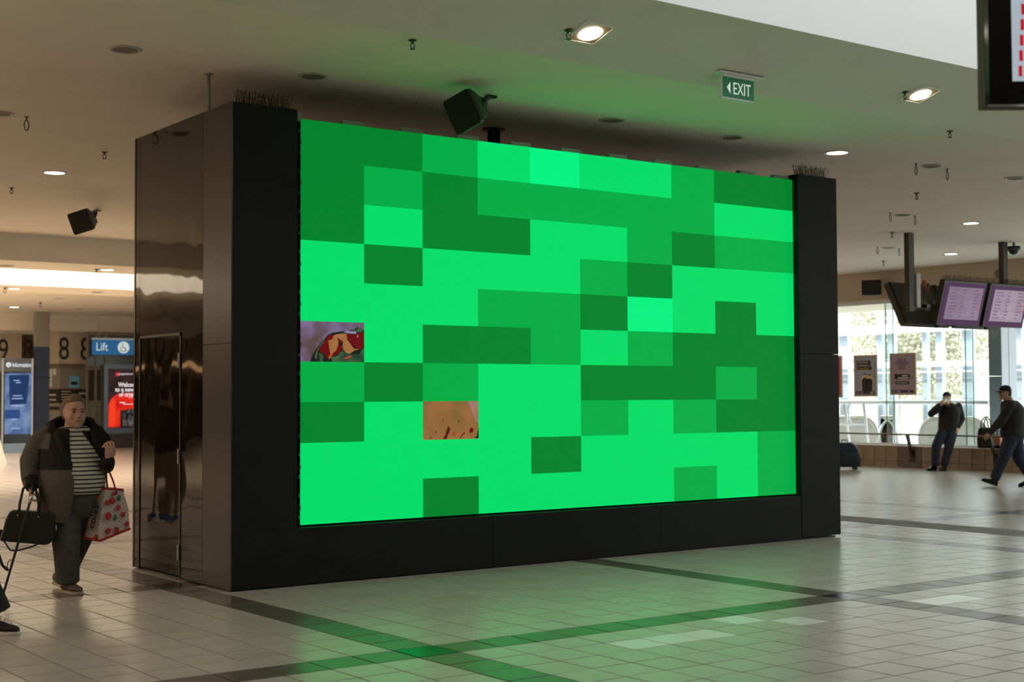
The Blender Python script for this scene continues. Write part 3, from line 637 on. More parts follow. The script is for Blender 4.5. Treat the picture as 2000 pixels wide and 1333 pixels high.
# near hanging display, mostly outside the frame
nd = EYE+ray(1933, 204)*6.0; fx = V((math.cos(_yaw), -math.sin(_yaw), 0)); fd = V((math.sin(_yaw), math.cos(_yaw), 0)); up = V((0,0,1))
ds = thing('hanging_display', tuple(nd+fx*.6), 'dark hanging display cut by the top corner of the frame', 'display')
def dbox(m, x0, x1, d0, d1, z0, z1): m.obox(nd+fx*((x0+x1)/2)+fd*((d0+d1)/2)+up*((z0+z1)/2), fx*((x1-x0)/2), fd*((d1-d0)/2), up*((z1-z0)/2))
q = MB(); dbox(q, 0, 1.25, .0, .05, 0, .82); q.build('front_case', mat('display_bezel', (.006, .006, .009), .08, spec=.6), ds)
q = MB(); dbox(q, -.001, 1.25, .052, .095, .004, .82); dbox(q, .0, 1.25, .10, .15, .004, .82); dbox(q, .004, 1.24, .05, .14, .01, .81); q.build('rear_case', mat('display_case_grey', (.14, .14, .115), .95, spec=.1), ds)
q = MB(); dbox(q, .098, 1.15, -.003, 0, .098, .75); sp_ = q.build('screen', emat('display_pale', (168, 178, 186)), ds)
q = MB()
for k in range(9): dbox(q, .123+.004*k, .138+.004*k, -.006, -.003, .117+.066*k, .163+.066*k)
q.build('red_bars', emat('display_red', (176, 28, 44)), sp_)
for kx in (.3, .9):
    q = MB(); q.cyl(nd+fx*kx+fd*.07+up*.82, V((nd.x+fx.x*kx+fd.x*.07, nd.y+fx.y*kx+fd.y*.07, 6.49)), .025, n=10); q.build('drop_rod', M_dark, ds)

# ------------------------------------------------------------------ departure displays on poles
M_case = mat('board_case', (.035, .028, .022), .5); M_pur = emat('board_purple', (84, 50, 88), .8); M_lil = noisy_emit('board_lilac', (132, 114, 132), (146, 126, 150), 2); M_lil2 = noisy_emit('board_lilac_bright', (156, 138, 154), (168, 150, 164), 2); M_line = emat('board_lines', (108, 92, 116)); M_linep = emat('board_lines_pink', (170, 96, 118))
bd = thing('departure_board_cluster', (15.6, 4.76, 2.7), 'cluster of tilted purple departure displays hung from two dark poles', 'display')
def board(xt0, xt1, yt, zt, xb0, yb, zb, scr_m, n_lines, back=False, seed=0):
    tl, tr = V((xt0, yt, zt)), V((xt1, yt, zt)); bl, brr = V((xb0, yb, zb)), V((xb0+xt1-xt0, yb, zb)); 
    bl.x = xt0; brr.x = xt1
    rx = (tr-tl); dn = (bl-tl); n = rx.cross(dn).normalized()
    if n.y > 0: n = -n
    if back: n = -n
    q = MB(); th = .11; q.prism([tl, tr, brr, bl], -n*th); case = q.build('case', M_case, bd, bevel=.006)
    P = lambda u, v, o: tl+rx*u+dn*v+n*o
    if not back:
        q = MB(); q.prism([P(.04,.04,0), P(.985,.04,0), P(.985,.985,0), P(.04,.985,0)], n*.004); q.build('purple_surround', M_pur, case)
        q = MB(); q.prism([P(.13,.13,.004), P(.93,.13,.004), P(.93,.86,.004), P(.13,.86,.004)], n*.004); q.build('screen', scr_m, case)
        rd = random.Random(seed); q = MB()
        for k in range(n_lines):
            v = .18+.66*k/n_lines
            for u0, u1 in ((.18, .18+rd.uniform(.1, .2)), (.45, .45+rd.uniform(.04, .09)), (.72, .72+rd.uniform(.08, .17))):
                q.prism([P(u0,v,.008), P(u1,v,.008), P(u1,v+.022,.008), P(u0,v+.022,.008)], n*.001)
            if k % 3 == 2: q.prism([P(.16,v+.05,.008), P(.9,v+.05,.008), P(.9,v+.056,.008), P(.16,v+.056,.008)], n*.001)
        q.build('timetable_lines', M_line, case)
        q = MB()
        for k in range(n_lines//2): q.prism([P(.84,.2+k*.13,.009), P(.91,.2+k*.13,.009), P(.91,.235+k*.13,.009), P(.84,.235+k*.13,.009)], n*.001)
        q.build('platform_marks', M_linep, case)
    else:
        n2 = -n
        q = MB()
        for u in (.02, .94): q = MB(); q.prism([P(u,.02,0)-n*.11, P(u+.05,.02,0)-n*.11, P(u+.05,.98,0)-n*.11, P(u,.98,0)-n*.11], -n*.03); q.build('back_rib', M_case, case)
        for u in (.52, .76):
            q = MB(); q.prism([P(u,.42,0)-n*.11, P(u+.1,.42,0)-n*.11, P(u+.1,.68,0)-n*.11, P(u,.68,0)-n*.11], -n*.02); q.build('label_plate', mat('plate_tan', (.24, .19, .14), .6), case)
        q = MB(); q.prism([P(.6,.85,0)-n*.11, P(.64,.85,0)-n*.11, P(.64,1.08,0)-n*.11, P(.6,1.08,0)-n*.11], -n*.05); q.build('latch', M_dark, case)
board(15.18, 16.36, 4.45, 3.51, 15.18, 4.65, 2.76, M_lil, 9, seed=2)
board(16.46, 17.64, 4.45, 3.51, 16.46, 4.65, 2.76, M_lil2, 9, seed=5)
board(14.80, 16.10, 5.45, 3.48, 14.80, 5.1, 2.74, M_lil, 0, back=True)
board(16.2, 17.5, 5.45, 3.48, 16.2, 5.1, 2.74, M_lil, 0, back=True)
for px in (14.63, 17.24):
    y = 4.76 if px < 15 else 4.74
    q = MB(); q.box((px-.07, y-.05, 2.98 if px < 15 else 3.3), (px+.07, y+.05, ZC-.001)); q.build('pole', M_case, bd, bevel=.004)
q = MB(); q.box((14.62, 4.72, 3.03), (17.4, 4.80, 3.10)); q.box((14.9, 4.62, 3.04), (15.0, 5.3, 3.1)); q.build('cross_beam', M_case, bd)
q = MB(); q.box((14.72, 4.68, 3.05), (14.82, 4.72, 3.62)); q.build('junction_box', M_trim, bd)
q = MB(); q.ell((14.92, 4.68, 3.46), (.05,.04,.06)); q.ell((15.02, 4.68, 3.42), (.03,.03,.05)); q.tube([(14.92,4.68,3.43),(14.98,4.66,3.3),(15.05,4.68,3.38)], .012, 6); q.build('wiring', mat('wiring_red', (.25, .06, .035), .6), bd)
# camera pod under the board row
dm = onz(1980, 474, ZC)
t = thing('dome_camera', tuple(dm), 'dark dome camera under the ceiling beside the far pole', 'camera')
q = MB(); q.lathe(dm, [(.02, 0), (.02, -.06), (.11, -.07), (.12, -.1)], 20); q.build('collar', M_dark, t)
q = MB(); q.lathe(dm, [(.115, -.1), (.11, -.15), (.08, -.2), (.04, -.225), (.004, -.23)], 20); q.build('dome', mat('dome_smoke', (.03, .035, .05), .06, spec=.8), t, smooth=True)
dc = onx(1952, 535, WX-.01); t = thing('wall_disc', tuple(dc), 'round tan disc on the wall beside the far display pole', 'wall speaker')
q = MB(); q.cyl(V((WX, dc.y, dc.z)), V((WX-.04, dc.y, dc.z)), .10, n=20); q.build('rim', mat('disc_tan', (.22, .17, .12), .7), t)
q = MB(); q.cyl(V((WX-.04, dc.y, dc.z)), V((WX-.044, dc.y, dc.z)), .08, n=20); q.build('grille', M_grille, t)
spikes(15.2, 17.6, 4.53, 3.52, 70, 'bird spike strip along the top of the purple displays', 9, h=.10)

# ------------------------------------------------------------------ posters on the glass
M_pfr = mat('poster_frame', (.42, .33, .25), .5)
def poster(pa, pb, pyt, pyb, label, field):
    a = onx(pa, pyt, WX+.21); b = onx(pb, pyt, WX+.21); zt = a.z; zb = onx(pa, pyb, WX+.21).z
    t = thing('poster', (WX+.21, (a.y+b.y)/2, zb), label, 'poster', 'posters on the glass wall')
    q = MB(); q.box((WX+.18, b.y, zb), (WX+.219, a.y, zt)); fr = q.build('frame', M_pfr, t)
    y0, y1 = a.y-.05, b.y+.05
    q = MB(); q.box((WX+.176, y1, zb+.05), (WX+.18, y0, zt-.05)); sh = q.build('sheet', field, t)
    return t, y0, y1, zb+.05, zt-.05
PR, PU = (0,-1,0), (0,0,1)
def pr(t, y0, y1, z0, z1, u0, u1, v0, v1, m, nm, off=.0): 
    q = MB(); w = y0-y1; h = z1-z0; q.box((WX+.174-off, y0-w*u1, z0+h*v0), (WX+.1758-off, y0-w*u0, z0+h*v1)); return q.build(nm, m, t)
P_gr = pmat('poster_grey_blue', (160, 172, 196)); P_pu = pmat('poster_mauve', (172, 150, 172)); P_nv = pmat('poster_navy', (49, 43, 89)); P_bk = pmat('poster_black', (26, 24, 26)); P_wh = pmat('poster_white', (222, 216, 205)); P_ye = pmat('poster_yellow', (226, 176, 60)); P_tn = pmat('poster_tan', (250, 217, 145)); P_sk = pmat('poster_skin', (246, 174, 133)); P_rd = pmat('poster_red', (217, 58, 63))
g = poster(1669, 1713, 695, 775, 'grey police poster with two officers on the glass wall', P_gr)
for k, (s, m) in enumerate((('Victoria Police', P_wh), ('are looking out', P_wh), ('for your safety.', P_ye))):
    v = .835-k*.085
    pr(*g, .06, .80-.0*k+(.06 if k == 2 else 0), v-.005, v+.075, P_bk, 'text_band'); w = g[1]-g[2]; h = g[4]-g[3]
    text('lettering', s, h*.082, m, g[0], (WX+.1735, g[1]-w*.09, g[3]+h*(v+.012)), PR, PU, sx=.8)
pr(*g, 0, 1, 0, .085, P_nv, 'footer_band')
for k, (u, m) in enumerate(((.10, P_wh), (.30, P_wh), (.78, P_wh))): pr(*g, u, u+(.05 if k < 2 else .16), .025, .06, m, 'logo_mark', .001)
for u, h0 in ((.48, 0.0), (.74, -.02)):
    w = g[1]-g[2]; h = g[4]-g[3]; yc = g[1]-w*u; zb = g[3]+h*.085
    q = MB(); q.prism([(WX+.1755, yc+w*a, zb+h*b) for a, b in ((-.17,0),(.17,0),(.19,.3),(.12,.40+h0),(-.12,.40+h0),(-.19,.3))], (-.001,0,0)); q.build('officer_outline', P_tn, g[0])
    q = MB(); q.prism([(WX+.1745, yc+w*a, zb+h*b) for a, b in ((-.14,0),(.14,0),(.16,.29),(.08,.36+h0),(-.08,.36+h0),(-.16,.29))], (-.001,0,0)); q.build('officer_uniform', P_bk, g[0])
    q = MB(); q.disc((WX+.1725, yc, zb+h*(.42+h0)), h*.05, (0,1,0), (0,0,1), 14); q.build('officer_face', P_sk, g[0])
    q = MB(); q.prism([(WX+.1723, yc+w*a, zb+h*b) for a, b in ((-.075,.445+h0),(.075,.445+h0),(.06,.48+h0),(-.06,.48+h0))], (-.001,0,0)); q.build('officer_hair', P_bk, g[0])
g = poster(1739, 1789, 691, 772, 'mauve poster with dark centred lettering on the glass wall', P_pu)
w = g[1]-g[2]; h = g[4]-g[3]
for k, s in enumerate(('SEE OR', 'EXPERIENCE', 'RACIAL', 'SLURS?')): text('lettering', s, h*.085, P_bk, g[0], (WX+.1735, g[1]-w*.5, g[3]+h*(.85-k*.075)), PR, PU, align='CENTER', sx=.9)
pr(*g, .14, .84, .36, .50, P_bk, 'text_band'); pr(*g, .18, .80, .22, .31, P_bk, 'text_band')
for v, a, b in ((.45, .48, .74), (.39, .3, .80)): pr(*g, a, b, v-.012, v+.02, P_wh, 'text_line', .001)
for v in (.25, .28): pr(*g, .24, .74, v-.008, v+.008, P_pu, 'text_line', .001)
pr(*g, 0, 1, 0, .07, P_nv, 'footer_band')
for u in (.08, .24, .34, .76): pr(*g, u, u+.06, .02, .05, P_wh, 'logo_mark', .001)
g = poster(1600, 1645, 697, 777, 'red poster half hidden behind the black housing', P_rd)

# ------------------------------------------------------------------ perch rail on the sill wall
RXX = WX-.16
rail = thing('perch_rail', (RXX, 8.5, .70), 'long narrow wooden perch rail on brackets along the sill wall', 'perch rail')
zr = onx(1780, 848, RXX).z
q = MB(); q.box((RXX-.06, 4.0, zr-.035), (RXX+.08, 13.4, zr)); q.build('rail_top', mat('rail_wood', (.16, .12, .085), .4, noise=.2, nscale=4, stretch=(1,.2,1)), rail, bevel=.004)
for px in (1775, 1937, 1612):
    yb = onx(px, 870, RXX).y
    q = MB(); q.prism([(RXX-.05, yb, zr-.035), (RXX+.03, yb, zr-.035), (WX, yb, .24), (WX, yb, .17)], (0, .05, 0)); q.build('bracket', M_dark, rail)
    q = MB(); q.box((WX-.012, yb-.03, .12), (WX, yb+.08, .36)); q.build('fixing_plate', M_dark, rail)

# bags at the window
sx_ = V((0,-1,0))
bx, by = WX+.09, onx(1924, 860, WX+.05).y
t = thing('tote_bag', (bx, by, .462), 'black tote bag with tall loop handles standing on the window ledge', 'bag')
q = MB(); q.loft([[(bx-.07,by-.17,.462),(bx+.07,by-.17,.462),(bx+.07,by+.17,.462),(bx-.07,by+.17,.462)], [(bx-.08,by-.18,.65),(bx+.08,by-.18,.65),(bx+.08,by+.18,.65),(bx-.08,by+.18,.65)], [(bx-.05,by-.17,.88),(bx+.05,by-.17,.88),(bx+.05,by+.16,.90),(bx-.05,by+.16,.86)]]); q.build('body', mat('bag_black', (.014, .012, .012), .6, noise=.2, nscale=10), t, bevel=.02)
for o in (-.05, .05):
    q = MB(); q.tube([(bx+o, by+.09, .87), (bx+o, by+.07, 1.02), (bx+o*.6, by, 1.11), (bx+o, by-.07, 1.02), (bx+o, by-.09, .87)], .014, 8); q.build('handle', MATS['bag_black'], t, smooth=True)
by2 = onx(1947, 860, WX+.05).y
t = thing('shopping_bag', (bx-.02, by2, .462), 'small orange brown bag beside the black tote on the ledge', 'bag')
q = MB(); q.loft([[(bx-.09,by2-.10,.462),(bx+.05,by2-.10,.462),(bx+.05,by2+.09,.462),(bx-.09,by2+.09,.462)], [(bx-.08,by2-.10,.74),(bx+.04,by2-.10,.74),(bx+.04,by2+.09,.74),(bx-.08,by2+.09,.74)]]); q.build('body', mat('bag_orange', (.42, .17, .08), .6, noise=.3, nscale=9), t, bevel=.012)
q = MB(); q.box((bx-.094, by2-.11, .462), (bx+.054, by2+.10, .53)); q.build('base_band', MATS['bag_black'], t)
for o in (-.06, .02):
    q = MB(); q.tube([(bx+o, by2+.05, .735), (bx+o, by2+.03, .82), (bx+o, by2-.03, .82), (bx+o, by2-.05, .735)], .009, 8); q.build('handle', MATS['bag_black'], t, smooth=True)
# suitcase beside the far pillar
sc0 = onz(1658, 918); cx, cy = sc0.x, sc0.y
t = thing('suitcase', (cx, cy, 0), 'dark blue soft suitcase on wheels standing behind the far pillar', 'suitcase')
M_case2 = mat('suitcase_navy', (.012, .016, .03), .55, noise=.3, nscale=12)
ax, ay = _r0, V((_r0.y, -_r0.x, 0))
def cbx(m, x0, x1, y0, y1, z0, z1, tilt=0.0):
    m.add([V((cx,cy,0))+ax*(x+tilt*z)+ay*y+V((0,0,z)) for z in (z0, z1) for x, y in ((x0,y0),(x1,y0),(x1,y1),(x0,y1))], [(0,3,2,1),(4,5,6,7),(0,1,5,4),(1,2,6,5),(2,3,7,6),(3,0,4,7)])
q = MB(); cbx(q, -.30, .24, -.14, .14, .06, .30); q.build('lower_body', M_case2, t, bevel=.05)
q = MB(); q.loft([[V((cx,cy,0))+ax*x+ay*y+V((0,0,z)) for x, y in ((-.30*k+o,-.14),(.22*k+o,-.14),(.22*k+o,.14),(-.30*k+o,.14))] for z, k, o in ((.26,1,.01),(.40,.95,-.02),(.52,.8,-.06),(.57,.6,-.1))]); q.build('upper_body', mat('suitcase_blue', (.014, .024, .055), .45, noise=.3, nscale=9), t, bevel=.03)
q = MB(); cbx(q, -.2, .16, .14, .165, .16, .4); q.build('front_pocket', M_case2, t, bevel=.02)
for wxx in (-.24, .12):
    q = MB(); c = V((cx,cy,.04))+ax*wxx; q.cyl(c-ay*.1, c-ay*.07, .04, n=14); q.cyl(c+ay*.07, c+ay*.1, .04, n=14); q.build('wheel', M_dark, t)
q = MB(); q.tube([V((cx,cy,.55))+ax*-.15, V((cx,cy,.62))+ax*-.15, V((cx,cy,.62))+ax*-.02, V((cx,cy,.55))+ax*-.02], .012, 8); q.build('carry_handle', M_dark, t)

# ------------------------------------------------------------------ far concourse (beside the glossy side)
M_cream = mat('column_cream', (.62, .53, .42), .6, noise=.05, nscale=2); M_colg = mat('column_grey', (.30, .27, .23), .6, noise=.08, nscale=2); M_num = mat('numeral_black', (.02, .018, .016), .5)
def ncol(x0, x1, y0, y1, label, digits):
    t = thing('numeral_column', ((x0+x1)/2, y0, 0), label, 'column', 'columns with big numerals')
    q = MB(); q.box((x0, y0, 0), (x1, y1, 2.56)); q.build('shaft', M_colg, t)
    q = MB(); q.box((x0-.02, y0-.02, 2.56), (x1+.02, y1, 2.72)); q.build('band', mat('band_brown', (.2, .165, .13), .6), t)
    q = MB(); q.box((x0-.04, y0-.04, 2.72), (x1+.04, y1, 3.76)); dr = q.build('head_block', M_cream, t)
    for d, x in digits: text('numeral', d, 1.06, M_num, dr, (x, y0-.045, 2.86), (1,0,0), (0,0,1), align='CENTER', depth=.002, sx=.72)
    return t
c1 = ncol(10.655, 11.56, 36.0, 38.1, 'cream column with big black numeral 88 above the woman', [('8', 10.78), ('8', 11.50)])
text('numeral', '8', 1.06, M_num, c1, (10.61, 37.2, 2.86), (0,-1,0), (0,0,1), align='CENTER', depth=.002, sx=.72)
for (u, z0, z1) in ((36.9, 2.15, 2.68), (36.5, 2.35, 2.68), (36.9, 1.95, 2.13)):
    q = MB(); q.box((10.64, u-.15, z0), (10.654, u+.15, z1)); q.build('notice', M_white, c1)
q = MB(); q.box((10.98, 35.985, 1.93), (11.3, 35.999, 2.32)); q.build('blue_notice', pmat('notice_blue', (124, 203, 250)), c1)
q = MB(); q.box((11.03, 35.983, 2.02), (11.25, 35.985, 2.13)); q.build('notice_text', P_bk, c1)
q = MB(); q.box((10.64, 35.97, 1.42), (11.58, 35.999, 1.88)); q.box((10.63, 36.0, 1.42), (10.654, 37.9, 1.88)); db = q.build('directory_board', mat('directory_brown', (.035, .028, .022), .5), c1)
q = MB()
for k in range(4):
    q.box((10.70, 35.966, 1.52+.09*k), (10.95+.06*(k % 2), 35.97, 1.545+.09*k)); q.box((10.626, 36.3+.2*k, 1.5), (10.63, 36.42+.2*k, 1.56)); q.box((10.626, 36.3+.2*k, 1.66), (10.63, 36.45+.2*k, 1.72))
for k in range(3): q.box((11.3+.09*k, 35.966, 1.7), (11.36+.09*k, 35.97, 1.77))
q.build('directory_text', P_wh, db)
q = MB(); q.box((10.63, 36.0, 1.2), (10.654, 37.9, 1.3)); q.build('directory_board', MATS['directory_brown'], c1)
c2 = ncol(8.6, 10.1, 38.4, 40.5, 'cream column with big black numeral 19 beside the information kiosk', [('1', 9.0), ('9', 9.52), ('8', 10.35)])
# dark blue column in front of them
bx0, bx1 = ony(70, 700, 34.2).x, ony(97, 700, 34.2).x
t = thing('blue_column', ((bx0+bx1)/2, 34.2, 0), 'dark blue column between the information kiosk and the numeral column', 'column')
q = MB(); q.box((bx0, 34.2, 0), (bx1, 34.45, 2.2)); q.box((bx0, 34.2, 2.25), (bx1, 34.45, 3.2)); q.build('shaft', mat('column_navy', (.02, .03, .065), .4, noise=.1, nscale=3), t)
q = MB(); q.box((bx0-.02, 34.18, 2.2), (bx1+.02, 34.47, 2.25)); q.build('band', M_dark, t)
q = MB(); q.box((bx0, 34.2, 3.2), (bx1, 34.45, 4.31)); q.build('head', M_colg, t)
# information kiosk
kx0, kx1 = ony(4, 780, 31).x, ony(62, 780, 31).x; kw = kx1-kx0
k_ = thing('information_kiosk', ((kx0+kx1)/2, 31, 0), 'tall grey and blue information kiosk with white lettering', 'kiosk')
M_kgrey = mat('kiosk_grey', (.12, .13, .145), .5)
q = MB(); q.box((kx0, 31, 0), (kx1, 31.5, .28)); q.build('plinth', mat('kiosk_plinth', (.22, .32, .45), .3), k_)
q = MB(); q.box((kx0, 31.02, .28), (kx1, 31.5, 2.36)); q.build('cabinet', mat('kiosk_dark', (.012, .012, .015), .15, spec=.6), k_)
q = MB(); q.box((kx0-.01, 30.98, 2.36), (kx1+.01, 31.5, 2.74)); hd = q.build('header', M_kgrey, k_)
for xx in (kx0-.02, kx1-.02):
    q = MB(); q.box((xx, 30.97, .0), (xx+.05, 31.02, 2.74)); q.build('upright', M_alu, k_)
E_kw = emat('kiosk_white', (225, 230, 235)); q = MB(); q.cyl((kx0+kw*.2, 30.979, 2.55), (kx0+kw*.2, 30.974, 2.55), .075, n=20); q.build('info_symbol', E_kw, hd)
text('info_letter', 'i', .13, M_kgrey, hd, (kx0+kw*.2, 30.972, 2.505), (1,0,0), (0,0,1), align='CENTER', bold=.004)
text('lettering', 'Information', .17, E_kw, hd, (kx0+kw*.32, 30.975, 2.49), (1,0,0), (0,0,1), sx=.68, bold=.003)
q = MB(); q.box((kx0+kw*.09, 31.0, .55), (kx1-kw*.02, 31.02, 2.3)); sc_ = q.build('screen', noisy_emit('kiosk_screen', (72, 96, 142), (118, 140, 176), 2.5), k_)
q = MB(); q.prism([(kx0+kw*.22, 30.998, 2.25), (kx1-kw*.08, 30.998, 2.27), (kx1-kw*.18, 30.998, 1.42), (kx0+kw*.26, 30.998, 1.40)], (0,.002,0)); q.build('poster_image', emat('kiosk_navy', (28, 54, 98)), sc_)
q = MB()
for z, a, b in ((2.08, .38, .58), (2.02, .46, .62), (1.64, .36, .66), (1.56, .32, .70), (1.35, .3, .74), (.96, .3, .5), (.7, .3, .6)): q.box((kx0+kw*a, 30.994, z), (kx0+kw*b, 30.998, z+.03))
q.build('screen_text', emat('kiosk_text', (150, 180, 215)), sc_)
q = MB(); q.box((kx0+kw*.1, 30.994, 1.0), (kx0+kw*.6, 30.998, 1.25)); q.build('screen_patch', emat('kiosk_patch', (44, 74, 128)), sc_)
# thin drop rod by the kiosk
rdp = ony(7, 600, 30.5); t = thing('drop_rod', (rdp.x, 30.5, 2.74), 'thin grey rod dropping from the ceiling to the information kiosk', 'rod')
q = MB(); q.cyl((rdp.x, 31.2, 2.74), (rdp.x, 31.2, ZC-.001), .025, n=10); q.build('tube', M_grey, t); q = MB(); q.cyl((rdp.x, 31.2, ZC-.02), (rdp.x, 31.2, ZC-.001), .07, n=14); q.build('collar', M_grey, t)
# lift lobby: glass lift frame, lift sign, advertising screen
lf = thing('lift_shaft', (12.0, 35.2, 0), 'glass sided lift frame behind the lift sign', 'lift')
lx0 = ony(168, 760, 35.2).x
for k, x in enumerate((lx0+.02, lx0+.30, lx0+.62, lx0+2.2)):
    q = MB(); q.box((x, 35.2, 0), (x+.07, 35.3, 3.76)); q.build('post', mat('lift_frame', (.26, .24, .18), .5), lf)
for z in (.0, 1.42, 2.5, 3.66): q = MB(); q.box((lx0, 35.206, z), (lx0+2.3, 35.28, z+.08)); q.build('rail', MATS['lift_frame'], lf)
q = MB(); q.box((lx0+.05, 35.24, .1), (lx0+2.2, 35.25, 1.42)); q.build('lower_pane', mat('lift_panel_green', (.26, .32, .24), .25), lf)
q = MB(); q.box((lx0+.05, 35.24, 1.5), (lx0+2.2, 35.25, 3.66)); q.build('upper_pane', mat('lift_panel_dark', (.07, .07, .055), .15), lf)
ls = thing('lift_sign', (11.6, 33, 2.94), 'blue hanging lift sign with white lettering and wheelchair symbol', 'sign')
q = MB(); q.box((10.69, 33, 2.94), (12.3, 33.08, 3.41)); q.build('panel', mat('sign_blue', lin(36, 112, 170), .5, emit=lin(30, 100, 160), estr=.45), ls)
q = MB(); q.box((10.66, 32.98, 3.41), (12.33, 33.1, 3.47)); q.build('top_channel', M_alu, ls)
for x in (10.9, 12.1): q = MB(); q.cyl((x, 33.04, 3.47), (x, 33.04, ZC), .015, n=8); q.build('hanger', M_grey, ls)
text('lettering', 'Lift', .36, E_wh, ls, (10.78, 32.998, 3.07), (1,0,0), (0,0,1), sx=.85)
q = MB(); q.cyl((11.68, 33.0, 3.18), (11.68, 32.995, 3.18), .19, n=28); wc = q.build('symbol_disc', E_wh, ls)
q = MB(); yy = 32.993
q.tube([(11.66+.075*math.cos(a), yy, 3.12+.075*math.sin(a)) for a in [math.radians(120+k*18) for k in range(14)]], .011, 6)
q.tube([(11.65, yy, 3.27), (11.655, yy, 3.17), (11.73, yy, 3.165), (11.76, yy, 3.08), (11.79, yy, 3.085)], .012, 6); q.ell((11.65, yy, 3.30), (.02,.004,.02)); q.build('wheelchair_symbol', mat('symbol_blue', lin(36, 112, 170), .5), wc)
ad = thing('advertising_screen', (11.75, 33, 0), 'tall black advertising screen showing a red picture with white lettering', 'advertising screen')
q = MB(); q.box((11.06, 33, 0), (12.5, 33.35, .46)); q.build('base', mat('ad_base', (.03, .03, .03), .5), ad)
q = MB(); q.box((11.06, 33, .46), (12.5, 33.35, 2.64)); q.build('case', mat('ad_case', (.012, .012, .012), .2, spec=.6), ad)
q = MB(); q.box((11.19, 32.99, .62), (12.37, 33, 2.5)); asn = q.build('screen', noisy_emit('ad_dark', (34, 26, 26), (62, 40, 38), 2), ad)
def ap(poly, m, nm, o=.004): s = MB(); s.add([(11.19+1.18*u, 32.99-o, .62+1.88*v) for u, v in poly], [tuple(range(len(poly)))]); s.build(nm, m, asn)
ap([(0, .02), (.33, .02), (.33, .30), (1, .36), (1, .62), (.7, .6), (.25, .58), (.08, .5), (0, .4)], noisy_emit('ad_red', (196, 18, 18), (236, 52, 28), 2), 'red_shape')
ap([(.02, .05), (.20, .05), (.2, .5), (.1, .48), (.03, .42)], emat('ad_red_bright', (240, 62, 34)), 'red_highlight', .006)
for poly in ([(.40, .04), (.95, .04), (.95, .30), (.62, .33), (.42, .24)],): ap(poly, noisy_emit('ad_photo', (22, 22, 24), (96, 92, 92), 7), 'photo_area', .008)
E_adw = emat('ad_white', (235, 225, 228))
for k, (s, u) in enumerate((('Welcome', .5), ('to a new era', .5), ('of crypto', .5))): text('lettering', s, .19, E_adw, asn, (11.19+.66, 32.98, .62+1.88*(.70-.082*k)), (1,0,0), (0,0,1), align='CENTER', bold=.005, sx=.9)
text('brand_lettering', 'pepperstone', .10, E_adw, asn, (11.19+.34, 32.98, .62+1.88*.90), (1,0,0), (0,0,1), sx=.9)
ap([(.20,.93), (.27,.935), (.30,.91), (.25,.87), (.20,.89)], emat('ad_logo', (226, 60, 66)), 'brand_mark', .01)
ap([(.31,.425),(.46,.425),(.46,.44),(.31,.44)], E_adw, 'caption_line', .01); ap([(.40,.40),(.80,.40),(.80,.41),(.40,.41)], E_adw, 'caption_line', .01)
# white A-frame board at the frame edge
wp = onz(0, 908); t = thing('floor_sign', (wp.x-.2, wp.y, 0), 'white folding floor sign cut by the frame edge behind the woman', 'sign')
q = MB(); q.prism([(wp.x-.5, wp.y, 0), (wp.x+.17, wp.y, 0), (wp.x-.05, wp.y+.2, .95), (wp.x-.3, wp.y+.2, .95)], (0, .02, 0)); q.build('front_leaf', M_white, t)
q = MB(); q.prism([(wp.x-.5, wp.y+.45, 0), (wp.x+.12, wp.y+.45, 0), (wp.x-.05, wp.y+.24, .95), (wp.x-.3, wp.y+.24, .95)], (0, .02, 0)); q.build('rear_leaf', M_white, t)
# shop fronts across the far concourse (seen in the glossy side panel)
M_shop = mat('shop_glow', (.5, .4, .3), .6, emit=(1.0, .55, .22), estr=1.6)
for k, (x, lb) in enumerate(((-6, 'lit shop front across the concourse, nearest the columns'), (-11.5, 'lit shop front across the concourse, second from the columns'), (-17, 'lit shop front across the concourse, farthest from the columns'))):
    t = thing('shop_front', (x, 36, 0), lb, 'shop front', 'shop fronts'); 
    q = MB(); q.box((x-2.5, 36, 0), (x+2.5, 36.4, 3.755)); q.build('wall', M_colg, t)
    q = MB(); q.box((x-2.3, 35.97, 2.55), (x+2.3, 36, 2.75)); q.build('light_band', M_shop, t)
    q = MB(); q.box((x-2.3, 35.98, .2), (x+2.3, 36, 2.3)); q.build('glazing', mat('shop_glass', (.05, .045, .04), .1), t)
# ------------------------------------------------------------------ people
SR = V((math.cos(_yaw), -math.sin(_yaw), 0)); SD = V((-math.sin(_yaw), -math.cos(_yaw), 0)); SU = V((0,0,1))   # s: across the view, d: toward the viewer
M_skin = mat('skin', (.58, .33, .24), .5, noise=.08, nscale=14); M_skin2 = mat('skin_tan', (.42, .24, .16), .5)
M_eye = mat('eye_dark', (.03, .025, .022), .3); M_lip = mat('lip', (.36, .15, .12), .5)
class Fig:
    def __init__(self, base):
        self.b = V(base); e = EYE-self.b; e.z = 0; self.d = e.normalized(); self.s = V((-self.d.y, self.d.x, 0))
    def p(self, s, d, z): return self.b+self.s*s+self.d*d+SU*z
    def v(self, s, d, z): return SR*s+SD*d+SU*z
def oval(c, ax, ay, rx, ry, n=20): return [c+ax*(math.cos(2*math.pi*k/n)*rx)+ay*(math.sin(2*math.pi*k/n)*ry) for k in range(n)]
def trunk(m, F, rows, ang=0.0):      # rows (s, d, z, r_side, r_front): closed loft, ang turns the body about its axis
    ax = SR*math.cos(ang)-SD*math.sin(ang); ay = SR*math.sin(ang)+SD*math.cos(ang)
    m.loft([oval(F.p(s, d, z), ax, ay, rs, rd) for s, d, z, rs, rd in rows])
def limb(m, F, pts, rad): m.tube([F.p(*q) for q in pts], rad, 14, round_ends=True)
